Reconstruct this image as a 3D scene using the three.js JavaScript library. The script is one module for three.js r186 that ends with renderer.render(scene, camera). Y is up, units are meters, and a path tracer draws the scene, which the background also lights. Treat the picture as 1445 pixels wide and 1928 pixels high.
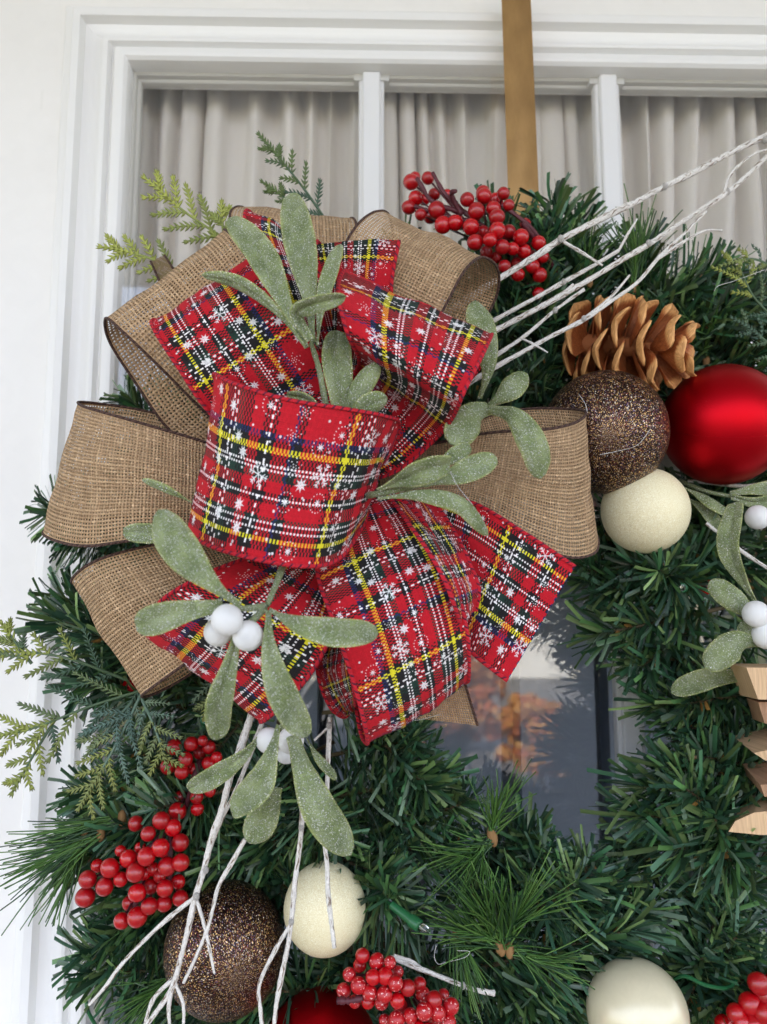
import * as THREE from 'three';
import { mergeGeometries, toCreasedNormals } from 'three/addons/utils/BufferGeometryUtils.js';
import { ConvexGeometry } from 'three/addons/geometries/ConvexGeometry.js';
import { ImprovedNoise } from 'three/addons/math/ImprovedNoise.js';

// ------------------------------------------------------------------ camera, sky, sun, exposure
const scene = new THREE.Scene();
const camera = new THREE.PerspectiveCamera(67.2, 767 / 1024, 0.02, 400);
const CAM_Z = 0.64, PITCH = 7.0, YAW = 1.2;
camera.position.set(0, 0, CAM_Z);
{
  const p = THREE.MathUtils.degToRad(PITCH), y = THREE.MathUtils.degToRad(YAW);
  camera.lookAt(Math.sin(y) * Math.cos(p), Math.sin(p), CAM_Z - Math.cos(y) * Math.cos(p));
}
camera.focus = 0.45; camera.userData.fStop = 8.5;
camera.updateMatrixWorld(true);
const renderer = new THREE.WebGLRenderer({ antialias: true });
renderer.toneMapping = THREE.LinearToneMapping;
renderer.toneMappingExposure = 4.75;
renderer.shadowMap.enabled = true;

const noise3 = new ImprovedNoise();
const nz = (x, y, z = 0) => noise3.noise(x, y, z);
function rng(seed) { let a = seed >>> 0; return () => { a = (a + 0x6D2B79F5) | 0; let t = Math.imul(a ^ (a >>> 15), 1 | a); t = (t + Math.imul(t ^ (t >>> 7), 61 | t)) ^ t; return ((t ^ (t >>> 14)) >>> 0) / 4294967296; }; }

{ // soft bright autumn sky: pale blue with thin high cloud
  const W = 512, H = 256, d = new Float32Array(W * H * 4);
  for (let j = 0; j < H; j++) for (let i = 0; i < W; i++) {
    const el = (j + 0.5) / H * Math.PI - Math.PI / 2, az = (i + 0.5) / W * Math.PI * 2;
    const s = Math.max(0, Math.sin(el)), k = Math.pow(s, 0.55);
    const x = Math.cos(az) * Math.cos(el), z = Math.sin(az) * Math.cos(el);
    let c = 0.5 + 0.9 * (nz(x * 2.2, s * 5, z * 2.2) * 0.6 + nz(x * 5 + 9, s * 11, z * 5) * 0.3);
    c = Math.min(1, Math.max(0, c)) * 0.55;
    const r = 0.66 * (1 - k) + 0.22 * k, g = 0.70 * (1 - k) + 0.38 * k, b = 0.78 * (1 - k) + 0.76 * k;
    const o = (j * W + i) * 4;
    d[o] = r * (1 - c) + 0.90 * c; d[o + 1] = g * (1 - c) + 0.88 * c; d[o + 2] = b * (1 - c) + 0.86 * c; d[o + 3] = 1;
  }
  const t = new THREE.DataTexture(d, W, H, THREE.RGBAFormat, THREE.FloatType);
  t.mapping = THREE.EquirectangularReflectionMapping; t.magFilter = THREE.LinearFilter; t.needsUpdate = true;
  scene.background = t; scene.environment = t;
  scene.backgroundIntensity = 1; scene.environmentIntensity = 1;
}
const sun = new THREE.DirectionalLight(new THREE.Color(1.0, 0.93, 0.82), 4.2);   // behind the house: the door stands in its shade
sun.position.set(-6, 7, -9); sun.target.position.set(0, 0, 0);
sun.castShadow = true; sun.shadow.mapSize.set(2048, 2048);
Object.assign(sun.shadow.camera, { left: -14, right: 14, top: 14, bottom: -14, near: 0.5, far: 60 });
scene.add(sun, sun.target);

// ------------------------------------------------------------------ helpers
const V = (x, y, z) => new THREE.Vector3(x, y, z);
const FPX = 964 / Math.tan(THREE.MathUtils.degToRad(67.2 / 2));
const cR = V(1, 0, 0).applyQuaternion(camera.quaternion), cU = V(0, 1, 0).applyQuaternion(camera.quaternion), cF = V(0, 0, -1).applyQuaternion(camera.quaternion);
function P(px, py, z) { // the point of the place, z metres in front of the glass, where the photograph shows (px, py)
  const d = cF.clone().addScaledVector(cR, (px - 722.5) / FPX).addScaledVector(cU, (964 - py) / FPX);
  return camera.position.clone().addScaledVector(d, (z - CAM_Z) / d.z);
}
const PP = (a) => P(a[0], a[1], a[2]);
function mpp(p) { return p.clone().sub(camera.position).dot(cF) / FPX; }  // metres that one photograph pixel covers at p
const used = {};
function numbered(n) { used[n] = (used[n] ?? -1) + 1; return used[n] ? `${n}_${String(used[n]).padStart(3, '0')}` : n; }
function thing(name, label, category, group, pos) {
  const g = new THREE.Group(); g.name = numbered(name); g.userData = { label, category }; if (group) g.userData.group = group;
  if (pos) g.position.copy(pos);
  scene.add(g); return g;
}
function mesh(name, geo, mat, parent) { const m = new THREE.Mesh(geo, mat); m.name = name; m.castShadow = m.receiveShadow = true; if (parent) parent.add(m); return m; }
function struct(name, geo, mat) { const m = mesh(name, geo, mat, scene); m.userData.kind = 'structure'; return m; }
function local(geo, g) { geo.translate(-g.position.x, -g.position.y, -g.position.z); return geo; }
const lin = (r, g, b) => new THREE.Color().setRGB(r, g, b);
const std = (o) => new THREE.MeshStandardMaterial(o);
const phys = (o) => new THREE.MeshPhysicalMaterial(o);
function tex(w, h, fn, srgb = true) {
  const d = new Uint8Array(w * h * 4);
  for (let y = 0; y < h; y++) for (let x = 0; x < w; x++) { const c = fn(x, y), o = (y * w + x) * 4; d[o] = c[0]; d[o + 1] = c[1]; d[o + 2] = c[2]; d[o + 3] = c[3] ?? 255; }
  const t = new THREE.DataTexture(d, w, h); t.wrapS = t.wrapT = THREE.RepeatWrapping; t.magFilter = THREE.LinearFilter; t.minFilter = THREE.LinearMipmapLinearFilter; t.generateMipmaps = true;
  if (srgb) t.colorSpace = THREE.SRGBColorSpace; t.needsUpdate = true; return t;
}
const clamp = (x, a = 0, b = 1) => Math.min(b, Math.max(a, x));
const smooth = (a, b, x) => { const t = clamp((x - a) / (b - a)); return t * t * (3 - 2 * t); };
function fromArrays(pos, idx, uv, col) {
  const g = new THREE.BufferGeometry();
  g.setAttribute('position', new THREE.Float32BufferAttribute(pos, 3));
  if (uv) g.setAttribute('uv', new THREE.Float32BufferAttribute(uv, 2));
  if (col) g.setAttribute('color', new THREE.Float32BufferAttribute(col, 3));
  g.setIndex(idx); g.computeVertexNormals(); return g;
}
function tube(pts, radii, { sides = 7, seg = 0, bump = 0, seed = 1, cap = true } = {}) { // tapered tube along points, slightly knobbly, closed at both ends
  const c = new THREE.CatmullRomCurve3(pts, false, 'centripetal'), n = seg || Math.max(6, (pts.length - 1) * 8);
  const pos = [], uv = [], idx = [], r = rng(seed); let len = 0, last = null;
  const fr = c.computeFrenetFrames(n, false);
  for (let i = 0; i <= n; i++) {
    const t = i / n, p = c.getPointAt(t), f = t * (radii.length - 1), k = Math.min(radii.length - 2, Math.floor(f));
    let R = radii.length === 1 ? radii[0] : radii[k] + (radii[k + 1] - radii[k]) * (f - k);
    if (last) len += p.distanceTo(last); last = p;
    R *= 1 + bump * (r() - 0.5);
    for (let s = 0; s <= sides; s++) {
      const a = s / sides * Math.PI * 2, q = p.clone().addScaledVector(fr.normals[i], Math.cos(a) * R).addScaledVector(fr.binormals[i], Math.sin(a) * R);
      pos.push(q.x, q.y, q.z); uv.push(s / sides * 2 * Math.PI * R, len);
    }
  }
  const w = sides + 1;
  for (let i = 0; i < n; i++) for (let s = 0; s < sides; s++) { const a = i * w + s; idx.push(a, a + 1, a + w, a + 1, a + w + 1, a + w); }
  if (cap) for (const e of [0, n]) { const m = pos.length / 3, p = c.getPointAt(e / n); pos.push(p.x, p.y, p.z); uv.push(0, e ? len : 0); for (let s = 0; s < sides; s++) e ? idx.push(m, e * w + s, e * w + s + 1) : idx.push(m, s + 1, s); }
  return fromArrays(pos, idx, uv);
}
const box = (x0, x1, y0, y1, z0, z1) => new THREE.BoxGeometry(x1 - x0, y1 - y0, z1 - z0).translate((x0 + x1) / 2, (y0 + y1) / 2, (z0 + z1) / 2);

// ------------------------------------------------------------------ materials
const M = {};
{
  const paint = tex(256, 256, (x, y) => { const v = 128 + 34 * nz(x / 9, y / 9, 1) + 40 * nz(x / 30, y / 30, 2) + 20 * nz(x / 3, y / 3, 5); return [v, v, v]; }, false);
  paint.repeat.set(6, 6);
  const paintCol = tex(512, 512, (x, y) => { const n = nz(x / 40, y / 40, 3) * 3 + nz(x / 7, y / 7, 4) * 1.5; const s = nz(x / 11, y / 90, 8) > 0.62 ? 5 : 0; return [236 + n - s, 234 + n - s, 230 + n - s * 1.2]; });
  M.doorPaint = std({ color: 0xffffff, map: paintCol, roughness: 0.45, bumpMap: paint, bumpScale: 0.00025 });
  M.trimPaint = std({ color: lin(0.82, 0.815, 0.795), roughness: 0.38, bumpMap: paint, bumpScale: 0.0003 });
  M.muntin = std({ color: lin(0.82, 0.82, 0.82), roughness: 0.4 });
  M.vinyl = std({ color: lin(0.60, 0.59, 0.55), roughness: 0.45 });
  M.glass = phys({ color: 0xffffff, transmission: 1, roughness: 0.0, ior: 1.8, thickness: 0, side: THREE.DoubleSide });
  M.glassInner = phys({ color: 0xffffff, transmission: 1, roughness: 0.0, ior: 1.5, thickness: 0, side: THREE.DoubleSide });
  const cloth = tex(256, 256, (x, y) => { const v = 128 + 50 * Math.sin(x * 1.3) * Math.sin(y * 1.3) + 20 * nz(x / 6, y / 6, 7); return [v, v, v]; }, false);
  cloth.repeat.set(20, 20);
  M.curtain = phys({ color: lin(0.90, 0.85, 0.78), roughness: 1, side: THREE.DoubleSide, bumpMap: cloth, bumpScale: 0.0002, transmission: 0.25, thickness: 0 });
  const brassN = tex(256, 512, (x, y) => { const n = nz(x / 120, y / 90, 1) * 14 + nz(x / 20, y / 20, 2) * 3 + nz(x / 3, y / 60, 4) * 4; const pit = nz(x / 4, y / 4, 9) > 0.72 ? -40 : 0; return [198 + n + pit, 158 + n * 0.9 + pit, 106 + n * 0.6 + pit]; });
  const brassR = tex(256, 512, (x, y) => { const v = 92 + 20 * nz(x / 90, y / 60, 6) + 10 * nz(x / 8, y / 8, 7); return [v, v, v]; }, false);
  M.brass = std({ color: 0xffffff, map: brassN, metalness: 0.92, roughness: 1, roughnessMap: brassR });
  // burlap: plain weave of uneven jute yarns with open gaps
  {
    const T = 37, S = 16, N = T * S, r = rng(5), w1 = [], w2 = [], t1 = [], t2 = [];
    for (let i = 0; i < T; i++) { w1.push(0.25 + 0.10 * r()); w2.push(0.25 + 0.10 * r()); t1.push((r() - 0.5) * 26); t2.push((r() - 0.5) * 26); }
    const H = new Float32Array(N * N), A = new Uint8Array(N * N), C = new Uint8Array(N * N * 3);
    for (let y = 0; y < N; y++) for (let x = 0; x < N; x++) {
      const wx = x + 2.2 * nz(x / 60, y / 16, 1), wy = y + 2.2 * nz(x / 16, y / 60, 2);
      const i = ((Math.floor(wx / S) % T) + T) % T, j = ((Math.floor(wy / S) % T) + T) % T;
      const fx = wx / S - Math.floor(wx / S) - 0.5, fy = wy / S - Math.floor(wy / S) - 0.5;
      const px = clamp(1 - (fx / w1[i]) ** 2), py = clamp(1 - (fy / w2[j]) ** 2);
      const up = (i + j) % 2, ph = Math.PI;
      let ha = px > 0 ? Math.sqrt(px) * 0.6 + 0.4 * (up ? 1 : 0) * Math.cos(fy * ph) : 0;
      let hb = py > 0 ? Math.sqrt(py) * 0.6 + 0.4 * (up ? 0 : 1) * Math.cos(fx * ph) : 0;
      const fibre = nz(x / 2.2, y / 2.2, 3) * 16 + nz(x / 1.3, y / 6, 6) * 10 + nz(x / 50, y / 50, 9) * 14;
      const top = ha >= hb, straw = nz(i * 3.1 + (top ? 0 : 50), j * 1.7, 12) > 0.36 ? 26 : 0, tone = (top ? t1[i] : t2[j]) + fibre + straw, o = y * N + x;
      H[o] = Math.max(ha, hb); A[o] = (px <= 0 && py <= 0) ? 0 : 255;
      C[o * 3] = clamp(184 + tone, 0, 255); C[o * 3 + 1] = clamp(152 + tone * 0.95, 0, 255); C[o * 3 + 2] = clamp(116 + tone * 0.85, 0, 255);
    }
    const col = tex(N, N, (x, y) => { const o = y * N + x; return [C[o * 3], C[o * 3 + 1], C[o * 3 + 2], 255]; });
    const al = tex(N, N, (x, y) => { const a = A[y * N + x]; return [a, a, a]; }, false);
    const hb = tex(N, N, (x, y) => { const a = H[y * N + x] * 255; return [a, a, a]; }, false);
    M.burlap = std({ map: col, alphaMap: al, alphaTest: 0.5, bumpMap: hb, bumpScale: 0.0011, roughness: 0.95, side: THREE.DoubleSide });
  }
  // tartan: warp and weft colour sequences crossing in a 2/2 twill, with white frosted prints
  {
    const S = 8, TX = 72, TY = 156, W = TX * S, Hh = TY * S;
    const R = [184, 2, 27], K = [15, 12, 15], N = [26, 30, 84], Y = [222, 212, 38], Wt = [236, 232, 232], G = [16, 48, 38], O = [226, 172, 34];
    const across = [[0.20, R], [0.22, R, K], [0.26, N], [0.31, K], [0.35, Y], [0.41, K], [0.424, Wt], [0.45, K], [0.464, Wt], [0.51, G], [0.58, R], [0.61, K], [0.624, Wt], [0.65, K], [0.73, R], [0.77, G], [0.784, Wt], [0.81, K], [0.824, Wt], [0.855, K], [0.895, Y], [0.94, K], [1.01, R]];
    const along = [[0.15, R], [0.18, K, R], [0.21, K], [0.25, Y], [0.32, K], [0.333, Wt], [0.358, K], [0.371, Wt], [0.43, G], [0.51, K], [0.60, R], [0.65, K], [0.663, Wt], [0.70, K], [0.82, R], [0.85, N], [0.90, K], [1.01, R]];
    const pick = (seq, t, k) => { for (const s of seq) if (t < s[0]) return s.length > 2 ? (k % 2 ? s[1] : s[2]) : s[1]; return R; };
    const mask = new Float32Array(W * Hh), r = rng(77);
    const put = (x, y, v) => { y = ((y % Hh) + Hh) % Hh; if (x >= 0 && x < W) { const o = Math.floor(y) * W + Math.floor(x); mask[o] = Math.max(mask[o], v); } };
    const dot = (cx, cy, rad) => { for (let y = -rad - 1; y <= rad + 1; y++) for (let x = -rad - 1; x <= rad + 1; x++) if (x * x + y * y <= rad * rad) put(cx + x, cy + y, 1); };
    const line = (x0, y0, x1, y1, rad) => { const n = Math.ceil(Math.hypot(x1 - x0, y1 - y0)); for (let i = 0; i <= n; i++) dot(x0 + (x1 - x0) * i / n, y0 + (y1 - y0) * i / n, rad); };
    const star = (cx, cy, rad) => { const a0 = r() * 3; for (let k = 0; k < 8; k++) { const a = a0 + k * Math.PI / 4; for (let t = 0; t <= 1; t += 0.08) dot(cx + Math.cos(a) * rad * t, cy + Math.sin(a) * rad * t, Math.max(1, rad * 0.30 * (1 - t))); } };
    const flake = (cx, cy, rad) => { const a0 = r() * 1; for (let k = 0; k < 6; k++) { const a = a0 + k * Math.PI / 3, ux = Math.cos(a), uy = Math.sin(a); line(cx, cy, cx + ux * rad, cy + uy * rad, 2.2); for (const s of [0.5, 0.78]) for (const q of [-1, 1]) { const b = a + q * 0.9; line(cx + ux * rad * s, cy + uy * rad * s, cx + ux * rad * s + Math.cos(b) * rad * 0.28, cy + uy * rad * s + Math.sin(b) * rad * 0.28, 2); } } };
    const ring = (cx, cy, rad) => { for (let k = 0; k < 16; k++) { const a = k / 16 * Math.PI * 2; dot(cx + Math.cos(a) * rad, cy + Math.sin(a) * rad, 2.8); } star(cx, cy, rad * 0.45); };
    const cloud = (cx, cy, rad) => { for (let k = 0; k < 6; k++) for (let q = 1; q <= 3; q++) { const a = k / 6 * Math.PI * 2 + q * 0.3; dot(cx + Math.cos(a) * rad * q / 3, cy + Math.sin(a) * rad * q / 3, 2.6); } dot(cx, cy, 3); };
    const spots = []; let tries = 0;
    const free = (x, y, d) => spots.every((s) => Math.hypot(s[0] - x, Math.min(Math.abs(s[1] - y), Hh - Math.abs(s[1] - y))) > d + s[2]);
    const kinds = [[flake, 44], [ring, 37], [star, 27], [cloud, 34], [star, 25], [ring, 35], [star, 28], [cloud, 32]];
    for (let i = 0; i < 40 && tries < 4000; tries++) { const k = kinds[i % kinds.length], x = 30 + r() * (W - 60), y = r() * Hh; if (free(x, y, k[1] + 14)) { spots.push([x, y, k[1]]); k[0](x, y, k[1]); i++; } }
    for (let i = 0; i < 150; i++) { const x = 12 + r() * (W - 24), y = r() * Hh; if (free(x, y, 8)) dot(x, y, 4.6 + r() * 1.3); }
    const cw = [], cy = [];
    for (let i = 0; i < TX; i++) cw.push((r() - 0.5) * 22); for (let i = 0; i < TY; i++) cy.push((r() - 0.5) * 22);
    const H = new Uint8Array(W * Hh);
    const col = tex(W, Hh, (x, y) => {
      const i = Math.floor(x / S), j = Math.floor(y / S), fx = (x % S + 0.5) / S - 0.5, fy = (y % S + 0.5) / S - 0.5;
      const over = ((i + 2 * j) % 4) < 2;                       // warp (runs along v) over weft
      const c = over ? pick(across, (i + 0.5) / TX, j) : pick(along, ((j + 0.5) / TY * 2.0) % 1, i);
      const run = over ? (1 - 1.6 * fx * fx) : (1 - 1.6 * fy * fy);
      const o = y * W + x, worn = nz(x / 4, y / 4, 11) + nz(x / 1.7, y / 1.7, 4) * 0.6;
      const p = mask[o] > 0 && worn > -0.42 ? 0.93 : 0;
      const tint = (over ? cw[i] : cy[j]) + nz(x / 2, y / 2, 2) * 22;
      const under = over ? pick(along, ((j + 0.5) / TY * 2.0) % 1, i) : pick(across, (i + 0.5) / TX, j), yw = c === Y && under === R ? O : c;
      H[o] = clamp(run * 190 + (p ? 50 : 0), 0, 255);
      return [0, 1, 2].map((k) => clamp(yw[k] * (1 - p) + (p ? 238 : 0) * p + tint * (yw[k] > 60 ? 0.8 : 0.3), 0, 255));
    });
    const hb = tex(W, Hh, (x, y) => { const a = H[y * W + x]; return [a, a, a]; }, false);
    M.tartan = std({ map: col, bumpMap: hb, bumpScale: 0.0006, roughness: 0.9, side: THREE.DoubleSide });
    M.tartanV = 2.2;
  }
  const twist = (a, b, n) => tex(32, 64, (x, y) => { const k = ((x / 32 + y / 64) % 1 + 1) % 1; const c = k < n ? a : b; const q = nz(x / 3, y / 3, 2) * 20; return c.map((v) => clamp(v + q, 0, 255)); });
  const twB = tex(32, 64, (x, y) => { const k = ((x / 32 + y / 64) * 2) % 1; const v = 255 * Math.sin(k * Math.PI); return [v, v, v]; }, false);
  M.burlapEdge = std({ map: twist([86, 62, 52], [64, 44, 38], 0.5), roughness: 0.9, bumpMap: twB, bumpScale: 0.0004 });
  M.tartanEdge = std({ map: twist([190, 18, 38], [96, 14, 44], 0.72), roughness: 0.85, bumpMap: twB, bumpScale: 0.0004 });
  // sugared leaf: sage rubbery leaf with embedded clear grit and pale worn rim
  const grit = (() => { const W = 512, a = new Float32Array(W * W), r = rng(31); for (let k = 0; k < 26000; k++) { const x = r() * W, y = r() * W, q = r(), rad = 0.8 + r() * 1.2; for (let j = -2; j <= 2; j++) for (let i = -2; i <= 2; i++) if (i * i + j * j <= rad * rad) { const o = (((y + j) | 0) + W) % W * W + (((x + i) | 0) + W) % W; a[o] = Math.max(a[o], 0.25 + 0.75 * q); } } return { W, a }; })();
  const leafCol = tex(512, 512, (x, y) => { const g = grit.a[y * 512 + x], n = nz(x / 70, y / 70, 4) * 20 + nz(x / 12, y / 12, 5) * 10, fr = clamp(0.30 + 0.5 * nz(x / 50, y / 90, 8)); const sp = g > 0.90 ? 1.1 : g * 0.40; return [112 + n + fr * 56, 128 + n + fr * 50, 74 + n * 0.6 + fr * 66].map((v, k) => clamp(v + (248 - v) * sp * 0.85, 0, 255)); });
  const leafH = tex(512, 512, (x, y) => { const g = grit.a[y * 512 + x]; const v = 255 * clamp(g * 0.9 + 0.1 * nz(x / 3, y / 3, 1)); return [v, v, v]; }, false);
  const leafR = tex(512, 512, (x, y) => { const v = grit.a[y * 512 + x] > 0.8 ? 40 : 150; return [v, v, v]; }, false);
  for (const t of [leafCol, leafH, leafR]) t.repeat.set(15, 15);
  M.leaf = phys({ map: leafCol, bumpMap: leafH, bumpScale: 0.0009, roughness: 1, roughnessMap: leafR, vertexColors: true, side: THREE.DoubleSide });
  const wb = tex(256, 256, (x, y) => { const v = 128 + 60 * nz(x / 5, y / 5, 1) + 50 * nz(x / 2, y / 2, 2); return [v, v, v]; }, false); wb.repeat.set(2, 2);
  M.whiteBerry = phys({ color: lin(0.86, 0.86, 0.84), roughness: 0.5, bumpMap: wb, bumpScale: 0.0006, sheen: 0.4 });
  const rb = tex(256, 256, (x, y) => { const w = Math.abs(nz(x / 26, y / 60, 1)), v = 128 + 60 * w + 22 * nz(x / 9, y / 9, 2); return [v, v, v]; }, false);
  const rbc = tex(256, 256, (x, y) => { const n = nz(x / 40, y / 40, 3) * 14 + nz(x / 8, y / 8, 5) * 6; return [182 + n, 3 + n * 0.3, 16 + n * 0.4]; });
  M.berry = [0, 1, 2].map((k) => phys({ map: rbc, color: lin(1 - k * 0.13, 1 - k * 0.2, 1 - k * 0.1), roughness: 0.24 + 0.05 * k, bumpMap: rb, bumpScale: 0.0005, clearcoat: 0.45, clearcoatRoughness: 0.12 }));
  const rbp = tex(256, 256, (x, y) => { const chip = nz(x / 22, y / 22, 13) + 0.4 * nz(x / 7, y / 7, 14) > 0.42; const n = nz(x / 40, y / 40, 3) * 14; return chip ? [238, 196, 190] : [178 + n, 4, 18]; });
  M.berryChip = phys({ map: rbp, roughness: 0.36, bumpMap: rb, bumpScale: 0.0007, clearcoat: 0.35, clearcoatRoughness: 0.3 });
  M.berryStem = std({ color: lin(0.085, 0.012, 0.02), roughness: 0.55 });
  const bark = tex(128, 512, (x, y) => { const s = nz(x / 9, y / 70, 1) + 0.5 * nz(x / 4, y / 24, 2), kn = nz(x / 14, y / 12, 6); let v = 214 + 22 * nz(x / 5, y / 9, 3) + 14 * nz(x / 20, y / 40, 9); let c = [v, v - 4, v - 11]; if (s > 0.26) c = [166, 156, 144]; if (s > 0.46) c = [118, 100, 86]; if (kn > 0.62) c = [166, 140, 116]; return c; });
  const barkH = tex(128, 512, (x, y) => { const v = 128 + 90 * nz(x / 8, y / 50, 1) + 40 * nz(x / 4, y / 10, 2); return [v, v, v]; }, false);
  for (const t of [bark, barkH]) t.repeat.set(45, 14);
  M.twig = std({ map: bark, bumpMap: barkH, bumpScale: 0.0006, roughness: 0.85 });
  // glitter: tiny flat flakes, each with its own tilt and tint
  const glit = (W, H, cell, pal, seed) => {
    const r = rng(seed), nx = Math.floor(W / cell), ny = Math.floor(H / cell), F = [];
    for (let i = 0; i < nx * ny; i++) { const a = r() * 6.283, m = Math.pow(r(), 1.6) * 0.62; let q = r() * pal.reduce((s, p) => s + p[0], 0), c = pal[0][1]; for (const p of pal) { q -= p[0]; if (q <= 0) { c = p[1]; break; } } F.push([Math.cos(a) * m, Math.sin(a) * m, c, r(), r()]); }
    const at = (x, y) => { const gx = x / cell, gy = y / cell; let bd = 9, b = F[0]; for (let j = -1; j <= 1; j++) for (let i = -1; i <= 1; i++) { const cx = Math.floor(gx) + i, cy = Math.floor(gy) + j, f = F[((cy % ny) + ny) % ny * nx + ((cx % nx) + nx) % nx], d = (cx + f[3] - gx) ** 2 + (cy + f[4] - gy) ** 2; if (d < bd) { bd = d; b = f; } } return b; };
    const w = nx * cell, h = ny * cell;
    return [tex(w, h, (x, y) => at(x, y)[2]), tex(w, h, (x, y) => { const f = at(x, y); return [128 + f[0] * 127, 128 + f[1] * 127, 128 + Math.sqrt(Math.max(0.1, 1 - f[0] ** 2 - f[1] ** 2)) * 127]; }, false)];
  };
  const [gc, gn] = glit(1200, 600, 3, [[44, [40, 27, 24]], [24, [66, 46, 38]], [10, [128, 94, 60]], [8, [236, 196, 130]], [6, [122, 74, 84]], [4, [240, 226, 206]], [3, [120, 108, 138]], [2, [150, 70, 50]]], 9);
  M.glitter = std({ map: gc, normalMap: gn, metalness: 0.8, roughness: 0.38 });
  const [cc, cn] = glit(1200, 600, 3, [[30, [236, 226, 186]], [26, [230, 218, 174]], [16, [242, 234, 200]], [6, [250, 246, 220]], [8, [222, 208, 164]]], 12);
  M.cream = phys({ map: cc, normalMap: cn, normalScale: new THREE.Vector2(0.4, 0.4), roughness: 0.5, metalness: 0.02 });
  const pe = tex(512, 256, (x, y) => { const n = nz(x / 50, y / 30, 3) * 5 + nz(x / 8, y / 8, 4) * 2; return [222 + n, 212 + n, 180 + n]; });
  M.pearl = phys({ map: pe, roughness: 0.28, metalness: 0.12, clearcoat: 0.4, clearcoatRoughness: 0.25 });
  const redS = tex(512, 256, (x, y) => { const sp = nz(x / 1.7, y / 1.7, 3) > 0.82; const n = nz(x / 3, y / 3, 5) * 4; return sp ? [214, 120, 120] : [182 + n, 3, 20]; });
  M.redSatin = phys({ map: redS, metalness: 0.9, roughness: 0.42 });
  const wood = tex(256, 512, (x, y) => { const g = nz(x / 7 + nz(y / 120, 3) * 2, y / 160, 1) * 20 + nz(x / 2.2, y / 70, 2) * 16; return [206 + g, 172 + g, 132 + g * 0.8]; });
  wood.repeat.set(16, 8);
  M.wood = std({ map: wood, roughness: 0.75 });
  const woodB = tex(256, 512, (x, y) => { const g = nz(x / 9, y / 100, 6) * 18 + nz(x / 3, y / 40, 7) * 12; return [160 + g, 124 + g, 94 + g * 0.8]; });
  woodB.repeat.set(16, 8);
  M.woodSide = std({ map: woodB, roughness: 0.8 });
  const coneT = tex(256, 256, (x, y) => { const u = x / 256, v = y / 256, n = nz(x / 5, y / 40, 1) * 22 + nz(x / 20, y / 20, 2) * 18; const tip = smooth(0.70, 0.82, v + 0.05 * nz(x / 14, 3)); const a = [166 + n, 94 + n * 0.8, 48 + n * 0.5], b = [218 + n, 160 + n, 98 + n * 0.8]; return [0, 1, 2].map((k) => clamp(a[k] + (b[k] - a[k]) * tip, 0, 255)); });
  const coneH = tex(256, 256, (x, y) => { const v = 128 + 60 * nz(x / 5, y / 50, 1) + 40 * nz(x / 9, y / 9, 4); return [v, v, v]; }, false);
  M.cone = std({ map: coneT, bumpMap: coneH, bumpScale: 0.0014, roughness: 0.6, side: THREE.DoubleSide });
  M.coneCore = std({ color: lin(0.36, 0.12, 0.035), roughness: 0.8 });
  M.needle = phys({ vertexColors: true, roughness: 0.33, side: THREE.DoubleSide });
  M.stemWire = std({ color: lin(0.10, 0.075, 0.035), roughness: 0.8 });
  M.cedar = phys({ vertexColors: true, roughness: 0.5, side: THREE.DoubleSide });
  M.pine = phys({ vertexColors: true, roughness: 0.42, side: THREE.DoubleSide });
  M.bud = std({ color: lin(0.26, 0.14, 0.05), roughness: 0.8 });
  M.socket = phys({ color: lin(0.02, 0.13, 0.045), roughness: 0.35 });
  M.bulb = phys({ color: 0xffffff, transmission: 1, roughness: 0.02, ior: 1.45, thickness: 0.003 });
  M.filament = std({ color: lin(0.5, 0.45, 0.35), metalness: 1, roughness: 0.3 });
  M.glue = phys({ color: lin(0.8, 0.8, 0.78), roughness: 0.25, transmission: 0.5, thickness: 0, side: THREE.DoubleSide });
}

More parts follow.
